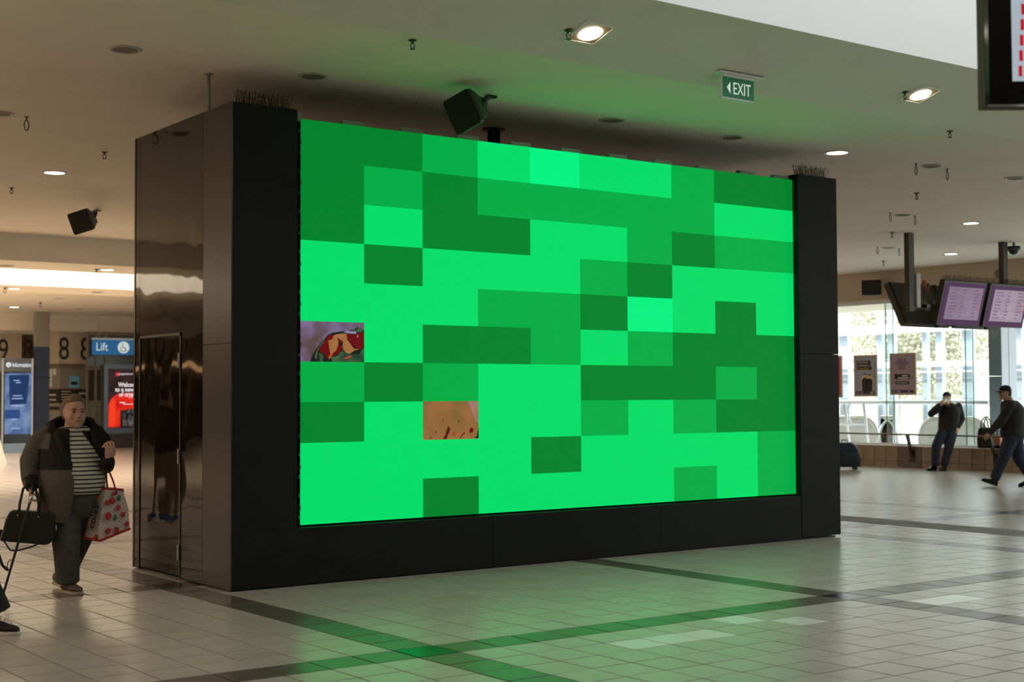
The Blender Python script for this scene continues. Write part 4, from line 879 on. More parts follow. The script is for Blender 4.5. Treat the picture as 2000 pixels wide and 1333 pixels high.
def head(F, parent, c, yaw, scale=1.0, skin=None, jowl=1.0, pitch=0.0, neck_to=None, tilt=0.0):
    # c: chin-to-crown centre; yaw: 0 faces the viewer, + turns toward +s
    skin = skin or M_skin
    f = (SR*math.sin(yaw)+SD*math.cos(yaw)); x = SR*math.cos(yaw)-SD*math.sin(yaw); u = SU.copy()
    f, u = f*math.cos(pitch)+u*math.sin(pitch), u*math.cos(pitch)-f*math.sin(pitch)
    x, u = x*math.cos(tilt)+u*math.sin(tilt), u*math.cos(tilt)-x*math.sin(tilt)
    o = F.p(*c)-u*.1175*scale
    H = lambda a, b, z: o+x*(a*scale)+f*(b*scale)+u*(z*scale)
    m = MB()
    rows = [(.0,.024,.088,.03), (.016,.04,.096,.0), (.04,.054*jowl,.098,-.03), (.065,.063*jowl,.096,-.06), (.09,.068*jowl,.094,-.08), (.12,.071,.092,-.094), (.15,.074,.092,-.1), (.18,.072,.086,-.1), (.205,.060,.068,-.086), (.225,.038,.042,-.06), (.235,.012,.012,-.03)]
    m.loft([[H(math.cos(t)*w*(1 if math.sin(t) < 0 else (1-.12*math.sin(t))), (fr+bk)/2+math.sin(t)*(fr-bk)/2, z) for t in [2*math.pi*k/20 for k in range(20)]] for z, w, fr, bk in rows])
    m.loft([[H(math.cos(t)*w, b+math.sin(t)*dd, z) for t in [2*math.pi*k/10 for k in range(10)]] for z, w, b, dd in ((.075,.017,.096,.012), (.083,.02,.104,.017), (.095,.015,.104,.016), (.115,.010,.096,.012), (.135,.009,.090,.010))])
    for s in (-1, 1):
        m.ell(H(s*.03, .083, .139), (.026*scale, .013*scale, .008*scale), x, f, u)
        m.ell(H(s*.042, .064, .084), (.024*scale, .022*scale, .024*scale), x, f, u)
        m.ell(H(s*.075, -.008, .112), (.010*scale, .02*scale, .031*scale), x, f, u)
    m.ell(H(0, .095, .056), (.024*scale, .008*scale, .012*scale), x, f, u); m.ell(H(0, .09, .018), (.02*scale, .012*scale, .014*scale), x, f, u)
    nt_ = F.p(*neck_to) if neck_to else H(0, -.03, -.10)
    m.tube([H(0, -.02, .07), H(0, -.022, .0), nt_], [.055*scale, .058*scale*jowl, .072*scale], 14, round_ends=True)
    hd_ = remesh(m.build('head', skin, parent), .0065*scale, 3)
    e = MB()
    for s in (-1, 1): e.ell(H(s*.031, .0855, .118), (.0125*scale, .006*scale, .0055*scale), x, f, u, 8, 6)
    e.build('eyes', M_eye, hd_, smooth=True)
    e = MB(); e.ell(H(0, .1005, .054), (.021*scale, .0045*scale, .0042*scale), x, f, u, 10, 6); e.build('lips', M_lip, hd_, smooth=True)
    e = MB()
    for s in (-1, 1): e.tube([H(s*.015, .097, .137), H(s*.032, .097, .142), H(s*.05, .085, .138)], .0032*scale, 6)
    e.build('eyebrows', mat('brow', (.14, .09, .06), .8), hd_)
    return hd_, H, (x, f, u)
def hair_cap(H, axes, parent, m, scale=1.0, back=.0, low=.085, front_z=.19, name='hair', grow=.011):
    q = MB(); rows = [(low,.070,-.03,-.098), (.11,.078,-.005,-.108), (.14,.082,.02,-.112), (.17,.082,.045,-.112), (.19,.076,.075,-.106), (.212,.062,.072,-.09), (.233,.038,.04,-.062), (.244,.01,.01,-.03)]
    q.loft([[H(math.cos(t)*(w+grow*.3), (fr+bk)/2+math.sin(t)*((fr-bk)/2+grow*.3), z+grow*.4) for t in [2*math.pi*k/20 for k in range(20)]] for z, w, fr, bk in rows])
    q.ell(H(0, -.07, .09+back), (.06*scale, .045*scale, .06*scale), *axes)
    return remesh(q.build(name, m, parent), .007*scale, 3)
def hand(F, parent, wrist, fdir, pnorm, side, curl=.5, scale=1.0, skin=None, thumb=.6, spread=.06, name='hand'):
    # fdir: knuckle direction, pnorm: palm facing direction, side: +1/-1 for which edge carries the thumb
    f = V(fdir).normalized(); n = V(pnorm); n = (n-f*n.dot(f)).normalized(); w = f.cross(n)*side; m = MB(); o = V(wrist); k = scale
    def ring(a, wd, th, c=0.0): return [o+f*a*k+w*(math.cos(t)*wd+c)*k+n*(math.sin(t)*th)*k for t in [2*math.pi*i/14 for i in range(14)]]
    m.loft([ring(-.03,.026,.020), ring(0,.027,.019), ring(.03,.036,.018), ring(.06,.041,.016), ring(.088,.040,.013), ring(.094,.034,.009)])
    for i, (off, ln) in enumerate(((.0335,.072), (.0125,.080), (-.0095,.074), (-.031,.058))):
        b = o+f*.085*k+w*off*k; a = curl*(.8+.12*i); d = (f+w*spread*(1.2-i*.8)); pts = [b-f*.02*k, b]; an = 0
        for sgm in (.45, .31, .24): an += a; q = (d.normalized()*math.cos(an)+n*math.sin(an)); b = b+q*ln*sgm*k; pts.append(b)
        m.tube(pts, [.0088*k, .0086*k, .0080*k, .0074*k, .0062*k], 8, round_ends=True)
    b = o+f*.022*k+w*.028*k; d1 = (w*.75+f*.75+n*thumb*.6).normalized(); d2 = (w*.15+f*.85+n*thumb).normalized(); d3 = (-w*.35+f*.7+n*thumb*1.2).normalized()
    m.tube([b-d1*.02*k, b+d1*.03*k, b+d1*.03*k+d2*.03*k, b+d1*.03*k+d2*.03*k+d3*.024*k], [.014*k, .0115*k, .0098*k, .008*k], 8, round_ends=True)
    return remesh(m.build(name, skin or M_skin, parent), .0038*k, 2)
def shoe(F, parent, heel, fdir, mu, ms, L=.27, w=.095, lift=0.0, name='shoe', laces=None):
    f = V(fdir).normalized(); x = f.cross(SU).normalized(); u = x.cross(f).normalized(); o = V(heel)
    R_ = lambda a, wd, h, h0=.022: [o+f*a*L+x*(math.cos(t)*wd*w*.5)+u*(h0+(math.sin(t)*.5+.5)*h) for t in [2*math.pi*i/14 for i in range(14)]]
    m = MB(); m.loft([R_(0,.45,.055), R_(.03,.7,.078), R_(.15,.80,.085), R_(.32,.82,.088), R_(.5,.9,.068), R_(.7,1.0,.05), R_(.88,.86,.04), R_(.97,.55,.028), R_(1.0,.3,.02)])
    up_ = remesh(m.build(name, mu, parent), .006, 3)
    out = [(0,.25),(.01,.5),(.06,.72),(.3,.78),(.5,.85),(.7,1.0),(.85,.95),(.95,.7),(1.01,.35)]
    poly = [o+f*a*L+x*wd*w*.53 for a, wd in out]+[o+f*a*L-x*wd*w*.53 for a, wd in reversed(out)]
    s = MB(); s.prism(poly, u*.024); s.build('sole', ms, up_, bevel=.004)
    if laces:
        l = MB()
        for k in range(5): a = .38+.07*k; h = .095-.011*k; l.tube([o+f*a*L-x*w*.26+u*(h-.012), o+f*(a+.02)*L+u*(h+.004), o+f*a*L+x*w*.26+u*(h-.012)], .0035, 6)
        l.build('laces', laces, up_)
    return up_
def leg_rows(m, F, hip, knee, ankle, r): m.tube([F.p(*hip), F.p(*[(a*.5+b*.5) for a, b in zip(hip, knee)]), F.p(*knee), F.p(*[(a*.5+b*.5) for a, b in zip(knee, ankle)]), F.p(*ankle)], r, 16)

# ---- woman with bags and walking stick -------------------------------------------------
WB = onz(140, 1157); F = Fig(WB)
wm = thing('person', tuple(WB), 'woman in grey hooded jacket and striped top carrying a handbag and shopping bag', 'person')
M_jk = None
def jacket_mat():
    m = bpy.data.materials.new('jacket_grey_black'); m.use_nodes = True; nt = m.node_tree; N = nt.nodes; L = nt.links; b = N['Principled BSDF']; b.inputs['Roughness'].default_value = .9
    tc = N.new('ShaderNodeTexCoord'); sp = N.new('ShaderNodeSeparateXYZ'); L.new(tc.outputs['Object'], sp.inputs[0])
    dt = N.new('ShaderNodeVectorMath'); dt.operation = 'DOT_PRODUCT'; dt.inputs[1].default_value = SR; L.new(tc.outputs['Object'], dt.inputs[0])
    def cmp(op, sock, val): n = N.new('ShaderNodeMath'); n.operation = op; L.new(sock, n.inputs[0]); n.inputs[1].default_value = val; return n.outputs[0]
    def mul(a, c): n = N.new('ShaderNodeMath'); n.operation = 'MULTIPLY'; L.new(a, n.inputs[0]); L.new(c, n.inputs[1]); return n.outputs[0]
    fa_ = mul(mul(cmp('GREATER_THAN', sp.outputs[2], 1.0), cmp('LESS_THAN', sp.outputs[2], 1.165)), cmp('GREATER_THAN', dt.outputs['Value'], -.225))
    fb2 = mul(cmp('GREATER_THAN', sp.outputs[2], 1.165), cmp('GREATER_THAN', dt.outputs['Value'], -.125))
    fm = N.new('ShaderNodeMath'); fm.operation = 'MAXIMUM'; L.new(fa_, fm.inputs[0]); L.new(fb2, fm.inputs[1]); fac = fm.outputs[0]
    n = N.new('ShaderNodeTexNoise'); n.inputs['Scale'].default_value = 170; L.new(tc.outputs['Object'], n.inputs['Vector'])
    cr = N.new('ShaderNodeValToRGB'); cr.color_ramp.elements[0].color = (.07, .06, .052, 1); cr.color_ramp.elements[1].color = (.13, .11, .095, 1); cr.color_ramp.elements[0].position = .3; cr.color_ramp.elements[1].position = .7; L.new(n.outputs['Fac'], cr.inputs[0])
    mx = N.new('ShaderNodeMix'); mx.data_type = 'RGBA'; L.new(fac, mx.inputs['Factor']); L.new(cr.outputs[0], mx.inputs['A']); mx.inputs['B'].default_value = (.008, .007, .007, 1); L.new(mx.outputs['Result'], b.inputs['Base Color'])
    return m
def stripe_mat():
    m = bpy.data.materials.new('striped_jersey'); m.use_nodes = True; nt = m.node_tree; N = nt.nodes; L = nt.links; b = N['Principled BSDF']; b.inputs['Roughness'].default_value = .85
    tc = N.new('ShaderNodeTexCoord'); w = N.new('ShaderNodeTexWave'); w.wave_type = 'BANDS'; w.bands_direction = 'Z'; w.inputs['Scale'].default_value = 9.2; w.inputs['Distortion'].default_value = .6; w.inputs['Detail'].default_value = 1; w.inputs['Detail Scale'].default_value = .6
    L.new(tc.outputs['Object'], w.inputs['Vector']); cr = N.new('ShaderNodeValToRGB'); cr.color_ramp.interpolation = 'LINEAR'
    cr.color_ramp.elements[0].position = .26; cr.color_ramp.elements[0].color = (.045, .045, .04, 1); cr.color_ramp.elements[1].position = .36; cr.color_ramp.elements[1].color = (.62, .60, .50, 1)
    L.new(w.outputs['Fac'], cr.inputs[0]); L.new(cr.outputs[0], b.inputs['Base Color'])
    return m
A = .42
# striped top
m = MB(); trunk(m, F, [(.02,.02,1.345,.085,.075), (.01,.02,1.315,.15,.10), (-.01,.02,1.27,.19,.125), (0,.04,1.18,.205,.16), (.025,.07,1.08,.215,.195), (.035,.085,.97,.222,.215), (.035,.085,.88,.222,.212), (.03,.07,.80,.215,.20)], A)
top = remesh(m.build('top', stripe_mat(), wm), .012, 3)
# trousers
M_tr = mat('trousers_charcoal', (.085, .08, .073), .9, noise=.2, nscale=25, bump=.25, bscale=18)
m = MB(); trunk(m, F, [(.02,.05,.84,.205,.185), (.02,.045,.76,.215,.19), (.02,.03,.66,.205,.175), (.02,.02,.60,.18,.15)], A)
leg_rows(m, F, (-.055,.06,.70), (-.045,.11,.42), (-.03,.06,.085), [.125,.125,.112,.10,.092])
leg_rows(m, F, (.085,.0,.70), (.055,-.07,.42), (-.055,-.30,.10), [.125,.12,.105,.09,.082])
remesh(m.build('trousers', M_tr, wm), .012, 3)
# jacket: open shell round the back and sides, sleeves, cuffs
rows = [(-.015,.0,1.325,.16,.115), (-.02,.01,1.28,.215,.15), (-.02,.02,1.18,.24,.19), (-.005,.05,1.05,.25,.23), (.0,.06,.92,.258,.245), (-.005,.055,.78,.26,.24), (-.02,.05,.66,.255,.225), (-.03,.05,.575,.245,.21)]
open_l = [.12, .10, .10, .08, .06, .06, .08, .12]; open_r = [.25, .45, .70, .95, 1.15, 1.2, 1.2, 1.2]   # opening half angles from the facing direction (toward -s, toward +s)
outer, inner = [], []; NA = 34
for (s, d, z, rs, rd), ol, orr in zip(rows, open_l, open_r):
    ax = SR*math.cos(A)-SD*math.sin(A); ay = SR*math.sin(A)+SD*math.cos(A); c = F.p(s, d, z)
    a0, a1 = math.pi/2+ol, math.pi/2-orr+2*math.pi
    an = [a0+(a1-a0)*k/(NA-1) for k in range(NA)]
    outer.append([c+ax*math.cos(t)*rs+ay*math.sin(t)*rd for t in an]); inner.append([c+ax*math.cos(t)*(rs-.03)+ay*math.sin(t)*(rd-.03) for t in an])
m = MB(); m.loft([o+list(reversed(i)) for o, i in zip(outer, inner)])
limb(m, F, [(-.19,.0,1.265), (-.265,.0,1.20), (-.325,.02,1.06), (-.325,.10,.93), (-.315,.15,.885)], [.09,.095,.088,.07,.062])
limb(m, F, [(.165,-.01,1.285), (.215,-.03,1.22), (.255,.02,1.05), (.262,.16,1.02), (.27,.24,1.055)], [.08,.085,.075,.062,.055])
jk = remesh(m.build('jacket', jacket_mat(), wm), .0105, 4)
M_blk = mat('jersey_black', (.009, .008, .008), .9)
for pts, nm in (([(-.318,.13,.915), (-.312,.16,.875)], 'cuff'), ([(.268,.215,1.042), (.275,.265,1.07)], 'cuff')):
    m = MB(); limb(m, F, pts, [.064,.056] if pts[0][0] < 0 else [.058,.05]); m.build(nm, M_blk, jk, smooth=True)
# hood lying on the shoulders and black front facing
m = MB(); m.tube([F.p(*q) for q in [(-.10,.14,1.25), (-.165,.10,1.315), (-.175,.0,1.345), (-.10,-.10,1.38), (.04,-.12,1.39), (.14,-.06,1.37), (.165,.04,1.335), (.165,.12,1.25)]], [.02,.034,.042,.046,.046,.042,.034,.02], 12, round_ends=True)
m.tube([F.p(*q) for q in [(-.115,.155,1.28), (-.075,.205,1.17), (-.03,.262,1.05), (-.006,.288,.96)]], [.03,.03,.02,.01], 10, round_ends=True)
m.tube([F.p(*q) for q in [(.155,.11,1.30), (.19,.135,1.18), (.235,.13,1.06), (.25,.1,.98)]], [.032,.034,.03,.02], 10, round_ends=True)
remesh(m.build('hood', M_blk, jk), .01, 3)
# head, hair, hands, shoes
hd_, H, axs = head(F, wm, (.013,.05,1.462), .60, 1.10, jowl=1.18, neck_to=(.01,.02,1.29), pitch=-.04)
hr = hair_cap(H, axs, wm, mat('hair_greybrown', (.20, .135, .075), .7, noise=.3, nscale=60, stretch=(1,1,.2)), 1.10, low=.055, back=-.02)
hand(F, wm, F.p(-.31,.165,.862), F.v(.05,.35,-.9), F.v(1,-.1,0), 1, .75, 1.0, M_skin, name='hand')
hand(F, wm, F.p(.278,.275,1.078), F.v(.15,.25,.95), F.v(-.75,-.6,.05), -1, .85, 1.15, M_skin, name='hand')
M_sh1 = mat('shoe_taupe', (.13, .085, .065), .7, noise=.3, nscale=15); M_so1 = mat('sole_cream', (.45, .36, .26), .6)
shoe(F, wm, F.p(-.065,.0,.0), F.v(.72,.62,0), M_sh1, M_so1, .25, .10, laces=M_dark)
shoe(F, wm, F.p(-.135,-.36,.03), F.v(.72,.62,-.10), M_sh1, M_so1, .25, .10)
m = MB(); m.cyl(F.p(-.03,.06,.06), F.p(-.03,.06,.12), .045, n=12); m.cyl(F.p(-.07,-.29,.075), F.p(-.065,-.29,.13), .042, n=12); m.build('ankles', M_skin, wm, smooth=True)

# ---- black handbag hanging from the hand, walking stick
def bag_pt(px, py, d): s = (px-140)/236.; z = (1157-py)/236.; return F.p(s, d, z)
M_hb = mat('handbag_black', (.013, .011, .010), .55, noise=.2, nscale=12); M_gold = mat('gold_stud', (.6, .45, .2), .3, metal=1)
hb = thing('handbag', tuple(bag_pt(58, 1054, .2)), 'black handbag with two loop handles and a loose strap held by the woman', 'handbag')
m = MB()
fr = [(13,1050),(22,1012),(28,998),(34,994),(104,1000),(108,1012),(110,1040),(100,1058),(92,1060)]
m.loft([[bag_pt(x, y, .12) for x, y in fr], [bag_pt(58+(x-58)*1.03, y+1, .19) for x, y in fr], [bag_pt(x, y, .27) for x, y in fr]])
m.build('body', M_hb, hb, bevel=.012)
for d in (.15, .255):
    m = MB(); m.tube([bag_pt(45, 1005, d+.012), bag_pt(46, 985, d), bag_pt(52, 955, d-.02), bag_pt(63, 944, .2), bag_pt(74, 955, d-.02), bag_pt(80, 985, d), bag_pt(80, 1006, d+.012)], .0095, 8); m.build('handle', M_hb, hb, smooth=True)
for x, y in ((43, 1003), (80, 1007)): m = MB(); m.ell(bag_pt(x, y, .275), (.007,.007,.007)); m.build('stud', M_gold, hb, smooth=True)
m = MB(); m.tube([bag_pt(14, 1030, .2), bag_pt(9, 1050, .2), bag_pt(10, 1075, .21), bag_pt(17, 1096, .22), bag_pt(27, 1105, .23)], .012, 8); m.tube([bag_pt(18, 1050, .2), bag_pt(30, 1068, .22), bag_pt(40, 1070, .23), bag_pt(66, 1064, .22), bag_pt(84, 1057, .2), bag_pt(106, 1040, .19), bag_pt(111, 1027, .19)], .007, 8); m.build('loose_strap', M_hb, hb, smooth=True)
m = MB(); m.ell(bag_pt(110, 1030, .2), (.014,.008,.03)); m.build('clasp', M_steel, hb, smooth=True)
stk = thing('walking_stick', tuple(onz(5, 1173.0, 0)), 'slim dark walking stick held by the woman beside the handbag', 'walking stick')
ptop = bag_pt(70, 958, .25); ptip = onz(5, 1173.0, 0); ptip = V((ptip.x, ptip.y, 0)); 
m = MB(); m.tube([ptop, ptop.lerp(ptip, .25), ptip+V((0,0,.03))], [.010,.011,.009], 10); m.build('shaft', M_dark, stk, smooth=True)
m = MB(); m.tube([ptip+V((0,0,.03)), ptip], [.013,.015], 10); m.build('ferrule', M_dark, stk)
m = MB(); m.tube([ptop.lerp(ptip, .03), ptop.lerp(ptip, .12)], .0125, 10); m.build('silver_collar', M_steel, stk, smooth=True)
m = MB(); m.tube([ptop+F.v(-.045,-.05,.012), ptop+F.v(-.01,-.01,.02), ptop+F.v(.012,.03,.008), ptop], .013, 10, round_ends=True); m.build('grip', M_dark, stk, smooth=True)
m = MB(); m.tube([bag_pt(34, 1082, .36), bag_pt(28, 1086, .38), bag_pt(27, 1094, .39), bag_pt(30, 1102, .40)], .004, 6); m.build('wrist_cord', M_dark, stk)

# ---- red and white shopping bag
sb = thing('shopping_bag', tuple(bag_pt(205, 1055, .15)), 'white shopping bag printed with red fruit, red straps, carried by the woman', 'shopping bag')
def fabric():
    m = bpy.data.materials.new('bag_gingham'); m.use_nodes = True; nt = m.node_tree; b = nt.nodes['Principled BSDF']; b.inputs['Roughness'].default_value = .5
    tc = nt.nodes.new('ShaderNodeTexCoord'); ck = nt.nodes.new('ShaderNodeTexChecker'); ck.inputs['Scale'].default_value = 55; ck.inputs[1].default_value = (.60, .56, .50, 1); ck.inputs[2].default_value = (.52, .40, .36, 1)
    nt.links.new(tc.outputs['Object'], ck.inputs[0]); nt.links.new(ck.outputs[0], b.inputs['Base Color']); return m
M_gh = fabric(); M_red = mat('bag_red', (.42, .022, .02), .5); M_frg = mat('print_green', (.03, .14, .03), .5)
bagtop = [(183,962,.12),(200,958,.20),(232,962,.17),(233,968,.06),(215,962,.0),(190,960,.04)]
bagbot = [(162,1052,.11),(190,1056,.24),(245,1036,.18),(240,1028,.02),(205,1036,-.05),(172,1042,.0)]
def lerp3(a, b, t): return tuple(a[i]+(b[i]-a[i])*t for i in range(3))
m = MB(); rings = []
for t in (0, .25, .5, .75, .93, 1): rings.append([bag_pt(*(V(lerp3(a, b, t))+V(((.5-abs(t-.5))*(8 if a[0] > 205 else -6), 0, 0)))) for a, b in zip(bagtop, bagbot)])
m.loft(rings); body = m.build('body', M_gh, sb)
fa, fb_, fc, fd_ = bagtop[0], bagtop[1], bagbot[1], bagbot[0]; ga, gb_, gc_, gd = bagtop[1], bagtop[2], bagbot[2], bagbot[1]
def on_face(u, v, face, o=.012):
    a, b, c, d = [bag_pt(*q) for q in face]; p = a.lerp(b, u).lerp(d.lerp(c, u), v); n = (b-a).cross(d-a).normalized()
    if n.dot(SD) < 0: n = -n
    return p+n*(o+.03*math.sin(math.pi*v)*.6), (b-a).normalized(), (a-d).normalized(), n
F1, F2 = (fa, fb_, fc, fd_), (ga, gb_, gc_, gd)
for u, v, r, fc_, mt in ((.35,.25,.045,F2,M_red), (.10,.28,.035,F2,M_red), (.20,.55,.05,F2,M_red), (.62,.42,.038,F2,M_red), (.80,.6,.038,F2,M_red), (.25,.86,.042,F2,M_red), (.55,.90,.038,F2,M_red), (.92,.85,.035,F2,M_red), (.45,.10,.03,F2,M_red), (.30,.18,.038,F1,M_red), (.75,.95,.04,F1,M_red)):
    p, a, b, n = on_face(u, v, fc_); q = MB(); r *= .62; q.ell(p, (r*.85, r, .004), a, b, n, 14, 6); q.build('fruit_print', mt, body, smooth=True)
for u, v, fc_ in ((.70,.20,F2), (.48,.62,F2), (.15,.80,F1), (.55,.30,F1)):
    p, a, b, n = on_face(u, v, fc_); q = MB(); q.ell(p, (.014, .028, .004), a, b, n, 10, 6); q.build('leaf_print', M_frg, body, smooth=True)
p, a, b, n = on_face(.74, .80, F1, .030); text('lettering', 'coles', .094, M_dark, body, p, b, n.cross(b), bold=.002)
q = MB(); q.tube([bag_pt(*c) for c in bagtop+[bagtop[0]]], .010, 6); q.tube([bag_pt(*c) for c in bagbot+[bagbot[0]]], .011, 6); q.tube([bag_pt(*bagtop[0]), bag_pt(*bagbot[0])], .010, 6); q.build('red_piping', M_red, sb)
grip = (197, 917, .16)
for pts, w in (([(192,975,.16),(190,955,.16),(188,935,.15),(195,915,.12),(201,908,.05)], .020), ([(221,970,.19),(214,945,.18),(205,922,.16),(200,910,.10)], .007), ([(204,962,.1),(202,940,.1),(201,915,.08)], .008)):
    q = MB(); q.tube([bag_pt(*c) for c in pts], w, 8, flat=.25, up=SR); q.build('strap', M_red, sb, smooth=True)

# ---- generic figure for the others
def figure(F, root, J, mats, yaw, head_yaw, R=1.0, hem=.0, jwide=(.19,.12), belly=(.19,.14), trouser_r=(.095,.09,.078,.066,.062), head_scale=1.0, hair=True, vox=.013, pitch=0.0, arm_r=(.066,.066,.058,.05,.042)):
    M_j, M_t, M_s, M_so, M_h = mats
    pel, ch, nk, hc = J['pelvis'], J['chest'], J['neck'], J['head']
    m = MB()
    mix = lambda a, b, t: tuple(a[i]+(b[i]-a[i])*t for i in range(3))
    lo = mix(pel, ch, -.12+hem)
    trunk(m, F, [(*lo, belly[0]*.98, belly[1]), (*mix(pel, ch, .2), belly[0], belly[1]), (*mix(pel, ch, .6), (belly[0]+jwide[0])/2, (belly[1]+jwide[1])/2+.005), (*ch, jwide[0], jwide[1]), (*mix(ch, nk, .55), jwide[0]*.88, jwide[1]*.85), (*nk, .075, .07)], yaw)
    for sd in 'LR': limb(m, F, [J['sh'+sd], mix(J['sh'+sd], J['el'+sd], .5), J['el'+sd], mix(J['el'+sd], J['wr'+sd], .5), J['wr'+sd]], arm_r)
    jk = remesh(m.build('jacket', M_j, root), vox, 3)
    m = MB(); trunk(m, F, [(*mix(pel, ch, .15), belly[0]*.9, belly[1]*.9), (*pel, belly[0]*.92, belly[1]*.95), (pel[0], pel[1], pel[2]-.12, belly[0]*.8, belly[1]*.8)], yaw)
    for sd in 'LR': leg_rows(m, F, J['hip'+sd], J['kn'+sd], J['an'+sd], trouser_r)
    remesh(m.build('trousers', M_t, root), vox, 3)
    hd_, H, ax = head(F, root, hc, head_yaw, head_scale, skin=M_h, neck_to=nk, pitch=pitch)
    for sd in 'LR': shoe(F, root, F.p(*J['hl'+sd]), F.v(*J['fd'+sd]), M_s, M_so, .28, .10)
    return hd_, H, ax, jk
# man perched on the rail drinking
LB = onz(1835, 919.5); LB = V((LB.x, LB.y, 0)); F = Fig(LB)
ml = thing('person', tuple(LB), 'man in black jacket and jeans perched on the rail, raising a white cup', 'person')
M_bj = mat('jacket_black', (.012, .011, .011), .75, noise=.2, nscale=9); M_jean = mat('jeans_navy', (.022, .028, .055), .85, noise=.2, nscale=14); M_bsh = mat('shoe_black', (.01, .01, .011), .35); M_bso = mat('sole_black', (.012, .012, .012), .6)
J = dict(pelvis=(.19,-.14,.86), chest=(.225,-.10,1.24), neck=(.20,-.06,1.40), head=(.165,.0,1.50), shL=(.03,-.06,1.33), elL=(-.15,.06,1.17), wrL=(.03,.16,1.34), shR=(.395,-.10,1.33), elR=(.46,-.16,1.06), wrR=(.385,-.08,.90),
         hipL=(.10,-.10,.83), knL=(-.06,.06,.50), anL=(-.09,.08,.10), hipR=(.27,-.12,.83), knR=(.19,.02,.48), anR=(.09,.06,.10), hlL=(-.07,.03,0), hlR=(.11,.01,0), fdL=(-.8,.6,0), fdR=(-.55,.83,0))
hd_, H, ax, jk = figure(F, ml, J, (M_bj, M_jean, M_bsh, M_bso, M_skin), -.45, -.5, jwide=(.225,.15), belly=(.215,.17), head_scale=1.0, pitch=.12, trouser_r=(.11,.108,.095,.085,.08), arm_r=(.08,.082,.075,.06,.048))
hand(F, ml, F.p(.045,.175,1.36), F.v(.45,-.05,.85), F.v(.6,-.6,-.1), -1, .7, 1.0)
hand(F, ml, F.p(.375,-.06,.885), F.v(-.25,.2,-.95), F.v(-.5,-.5,0), 1, .4, .95)
m = MB(); rows = [(.115,.078,.02,-.108), (.15,.083,.085,-.112), (.165,.084,.098,-.112), (.19,.08,.09,-.106), (.215,.066,.072,-.09), (.235,.042,.045,-.062), (.248,.012,.012,-.03)]
m.loft([[H(math.cos(t)*w, (fr+bk)/2+math.sin(t)*(fr-bk)/2, z) for t in [2*math.pi*k/18 for k in range(18)]] for z, w, fr, bk in rows]); m.build('beanie', M_blk, ml, smooth=True)
m = MB(); m.tube([H(0,.0,-.055), H(0,.01,-.03)], [.085,.078], 14); m.build('collar', M_bj, jk, smooth=True)
cup = thing('paper_cup', tuple(F.p(.115,.14,1.42)), 'white paper cup raised to the mouth of the perched man', 'cup')
m = MB(); m.tube([F.p(.085,.165,1.40), F.p(.15,.11,1.47)], [.030,.038], 14); m.build('cup_body', M_white, cup, smooth=True); m = MB(); m.tube([F.p(.15,.11,1.47), F.p(.157,.104,1.478)], [.041,.040], 14); m.build('cup_lid', M_white, cup)
# man in a cap walking
KB = onz(1965, 951); KB = V((KB.x, KB.y, 0)); F = Fig(KB)
mk = thing('person', tuple(KB), 'man in black cap and jacket striding past the window wall', 'person')
J = dict(pelvis=(.13,.0,.90), chest=(.135,.0,1.30), neck=(.075,.0,1.47), head=(.01,.0,1.60), shL=(.10,.15,1.38), elL=(-.05,.19,1.13), wrL=(-.24,.20,.93), shR=(.17,-.15,1.38), elR=(.33,-.18,1.15), wrR=(.35,-.12,.92),
         hipL=(.10,.08,.86), knL=(-.03,.09,.50), anL=(-.185,.08,.13), hipR=(.16,-.08,.86), knR=(.22,-.08,.47), anR=(.42,-.08,.14), hlL=(-.15,.08,.005), hlR=(.46,-.08,.06), fdL=(-.92,.05,.34), fdR=(-.93,0,-.22))
hd_, H, ax, jk = figure(F, mk, J, (M_bj, M_jean, M_bsh, M_bso, M_skin2), -1.45, -1.4, jwide=(.22,.205), belly=(.20,.215), trouser_r=(.125,.12,.105,.09,.085), arm_r=(.09,.092,.082,.07,.052))
hand(F, mk, F.p(-.255,.20,.915), F.v(-.6,.0,-.8), F.v(.0,-1,0), 1, .55, 1.0, M_skin2)
hand(F, mk, F.p(.352,-.11,.90), F.v(.0,.1,-1), F.v(-.3,1,0), -1, .5, 1.0, M_skin2)
m = MB(); rows = [(.125,.078,.01,-.105), (.15,.083,.088,-.110), (.165,.084,.100,-.110), (.20,.076,.088,-.10), (.225,.056,.06,-.078), (.243,.02,.02,-.04)]
m.loft([[H(math.cos(t)*w, (fr+bk)/2+math.sin(t)*(fr-bk)/2, z) for t in [2*math.pi*k/18 for k in range(18)]] for z, w, fr, bk in rows]); cp_ = m.build('cap', M_blk, mk, smooth=True)
m = MB(); top = [H(a, b, .158-.35*(a*a)*8-.03*((b-.08)/.1)) for a, b in ((-.07,.06),(-.06,.12),(-.03,.165),(0,.175),(.03,.165),(.06,.12),(.07,.06))]; m.prism(top, -ax[2]*.008); m.build('peak', M_blk, cp_)
hair_cap(H, ax, mk, mat('hair_dark', (.015, .012, .010), .7), low=.06, front_z=.15, name='hair', grow=-.004)
m = MB(); m.tube([H(0,-.02,-.075), H(0,-.01,-.03)], [.09,.08], 14); m.build('collar', M_bj, jk, smooth=True)
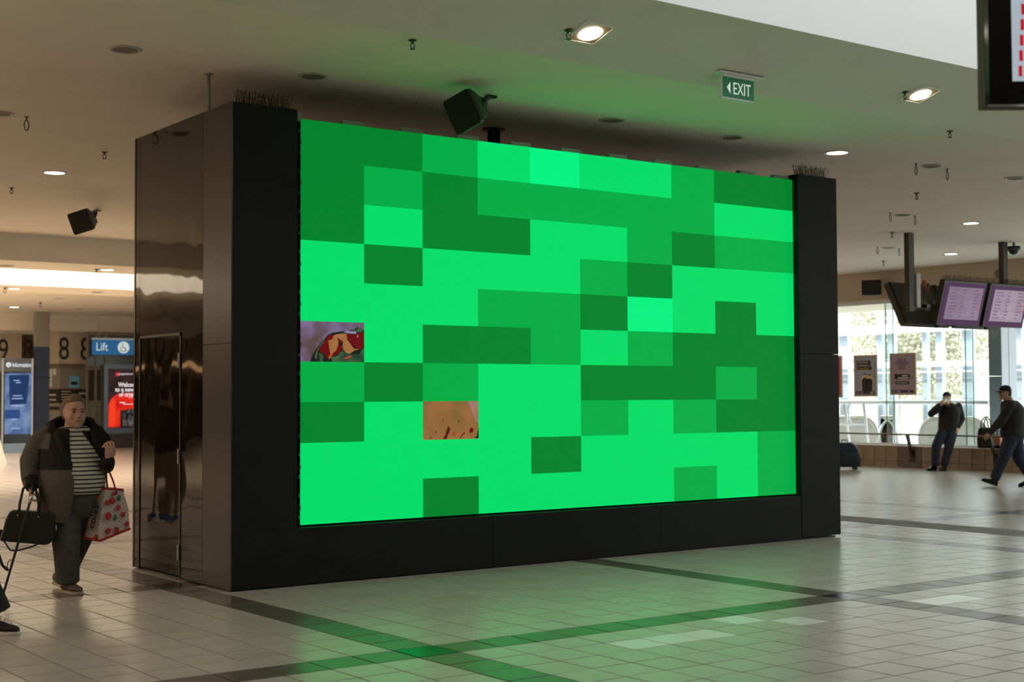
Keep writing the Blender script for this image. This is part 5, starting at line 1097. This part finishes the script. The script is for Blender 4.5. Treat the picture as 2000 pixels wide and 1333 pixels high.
# walker entering at the frame edge: only a trouser leg and a canvas shoe show
PB = onz(-54, 1236); PB = V((PB.x, PB.y, 0)); F = Fig(PB)
mp = thing('person', tuple(PB), 'walker in wide black trousers and canvas shoes entering at the frame edge', 'person')
M_wt2 = mat('trousers_black', (.014, .014, .016), .9, noise=.2, nscale=20); M_cv = mat('canvas_black', (.014, .014, .017), .8); M_cs = mat('sole_white', (.62, .57, .5), .6)
J = dict(pelvis=(-.14,-.02,.92), chest=(-.13,0,1.28), neck=(-.12,0,1.44), head=(-.10,.02,1.57), shL=(-.13,.18,1.36), elL=(-.22,.22,1.10), wrL=(-.10,.22,.90), shR=(-.13,-.18,1.36), elR=(-.2,-.2,1.1), wrR=(-.05,-.2,.92),
         hipL=(-.13,.09,.88), knL=(.0,.09,.50), anL=(.135,.08,.13), hipR=(-.14,-.09,.88), knR=(-.22,-.09,.48), anR=(-.42,-.09,.14), hlL=(.055,.08,.0), hlR=(-.48,-.09,.05), fdL=(.97,.22,.0), fdR=(.95,.1,-.2))
hd_, H, ax, jk = figure(F, mp, J, (M_bj, M_wt2, M_cv, M_cs, M_skin), 1.3, 1.3, trouser_r=(.11,.115,.11,.105,.115))
hair_cap(H, ax, mp, MATS['hair_dark'])
hand(F, mp, F.p(-.09,.22,.88), F.v(.2,0,-1), F.v(0,-1,0), -1, .5); hand(F, mp, F.p(-.045,-.2,.90), F.v(.2,0,-1), F.v(0,1,0), 1, .5)
m = MB()
for k in range(5): c = F.p(.055+.10+.022*k, .08+.024+.005*k, .112-.010*k); m.tube([c+F.v(-.008,-.035,-.014), c, c+F.v(.008,.032,-.014)], .0036, 6)
m.build('laces', M_cs, mp)
# passer-by mirrored in the glossy side panel
RB = V((-2.14, 6.57, 0)); F = Fig(RB)
mr = thing('person', tuple(RB), 'passer-by in dark jacket, khaki trousers and blue shoes mirrored in the glossy panel', 'person')
J = dict(pelvis=(0,0,.92), chest=(.0,0,1.30), neck=(-.02,0,1.46), head=(-.05,.0,1.60), shL=(-.02,.18,1.38), elL=(-.05,.24,1.12), wrL=(-.14,.2,.92), shR=(.02,-.18,1.38), elR=(.05,-.24,1.12), wrR=(-.05,-.2,.9),
         hipL=(0,.09,.88), knL=(-.08,.09,.48), anL=(-.02,.09,.11), hipR=(.0,-.09,.88), knR=(.03,-.09,.48), anR=(.15,-.09,.11), hlL=(.04,.09,0), hlR=(.21,-.09,0), fdL=(-1,0,0), fdR=(-1,0,0))
hd_, H, ax, jk = figure(F, mr, J, (M_bj, mat('trousers_khaki', (.28, .21, .13), .9), mat('shoe_blue', (.02, .10, .40), .6), M_cs, M_skin2), -1.4, -1.4)
hair_cap(H, ax, mr, MATS['hair_dark'])
hand(F, mr, F.p(-.15,.2,.9), F.v(-.2,0,-1), F.v(0,-1,0), 1, .5, 1.0, M_skin2); hand(F, mr, F.p(-.055,-.2,.88), F.v(-.1,0,-1), F.v(0,1,0), -1, .5, 1.0, M_skin2)
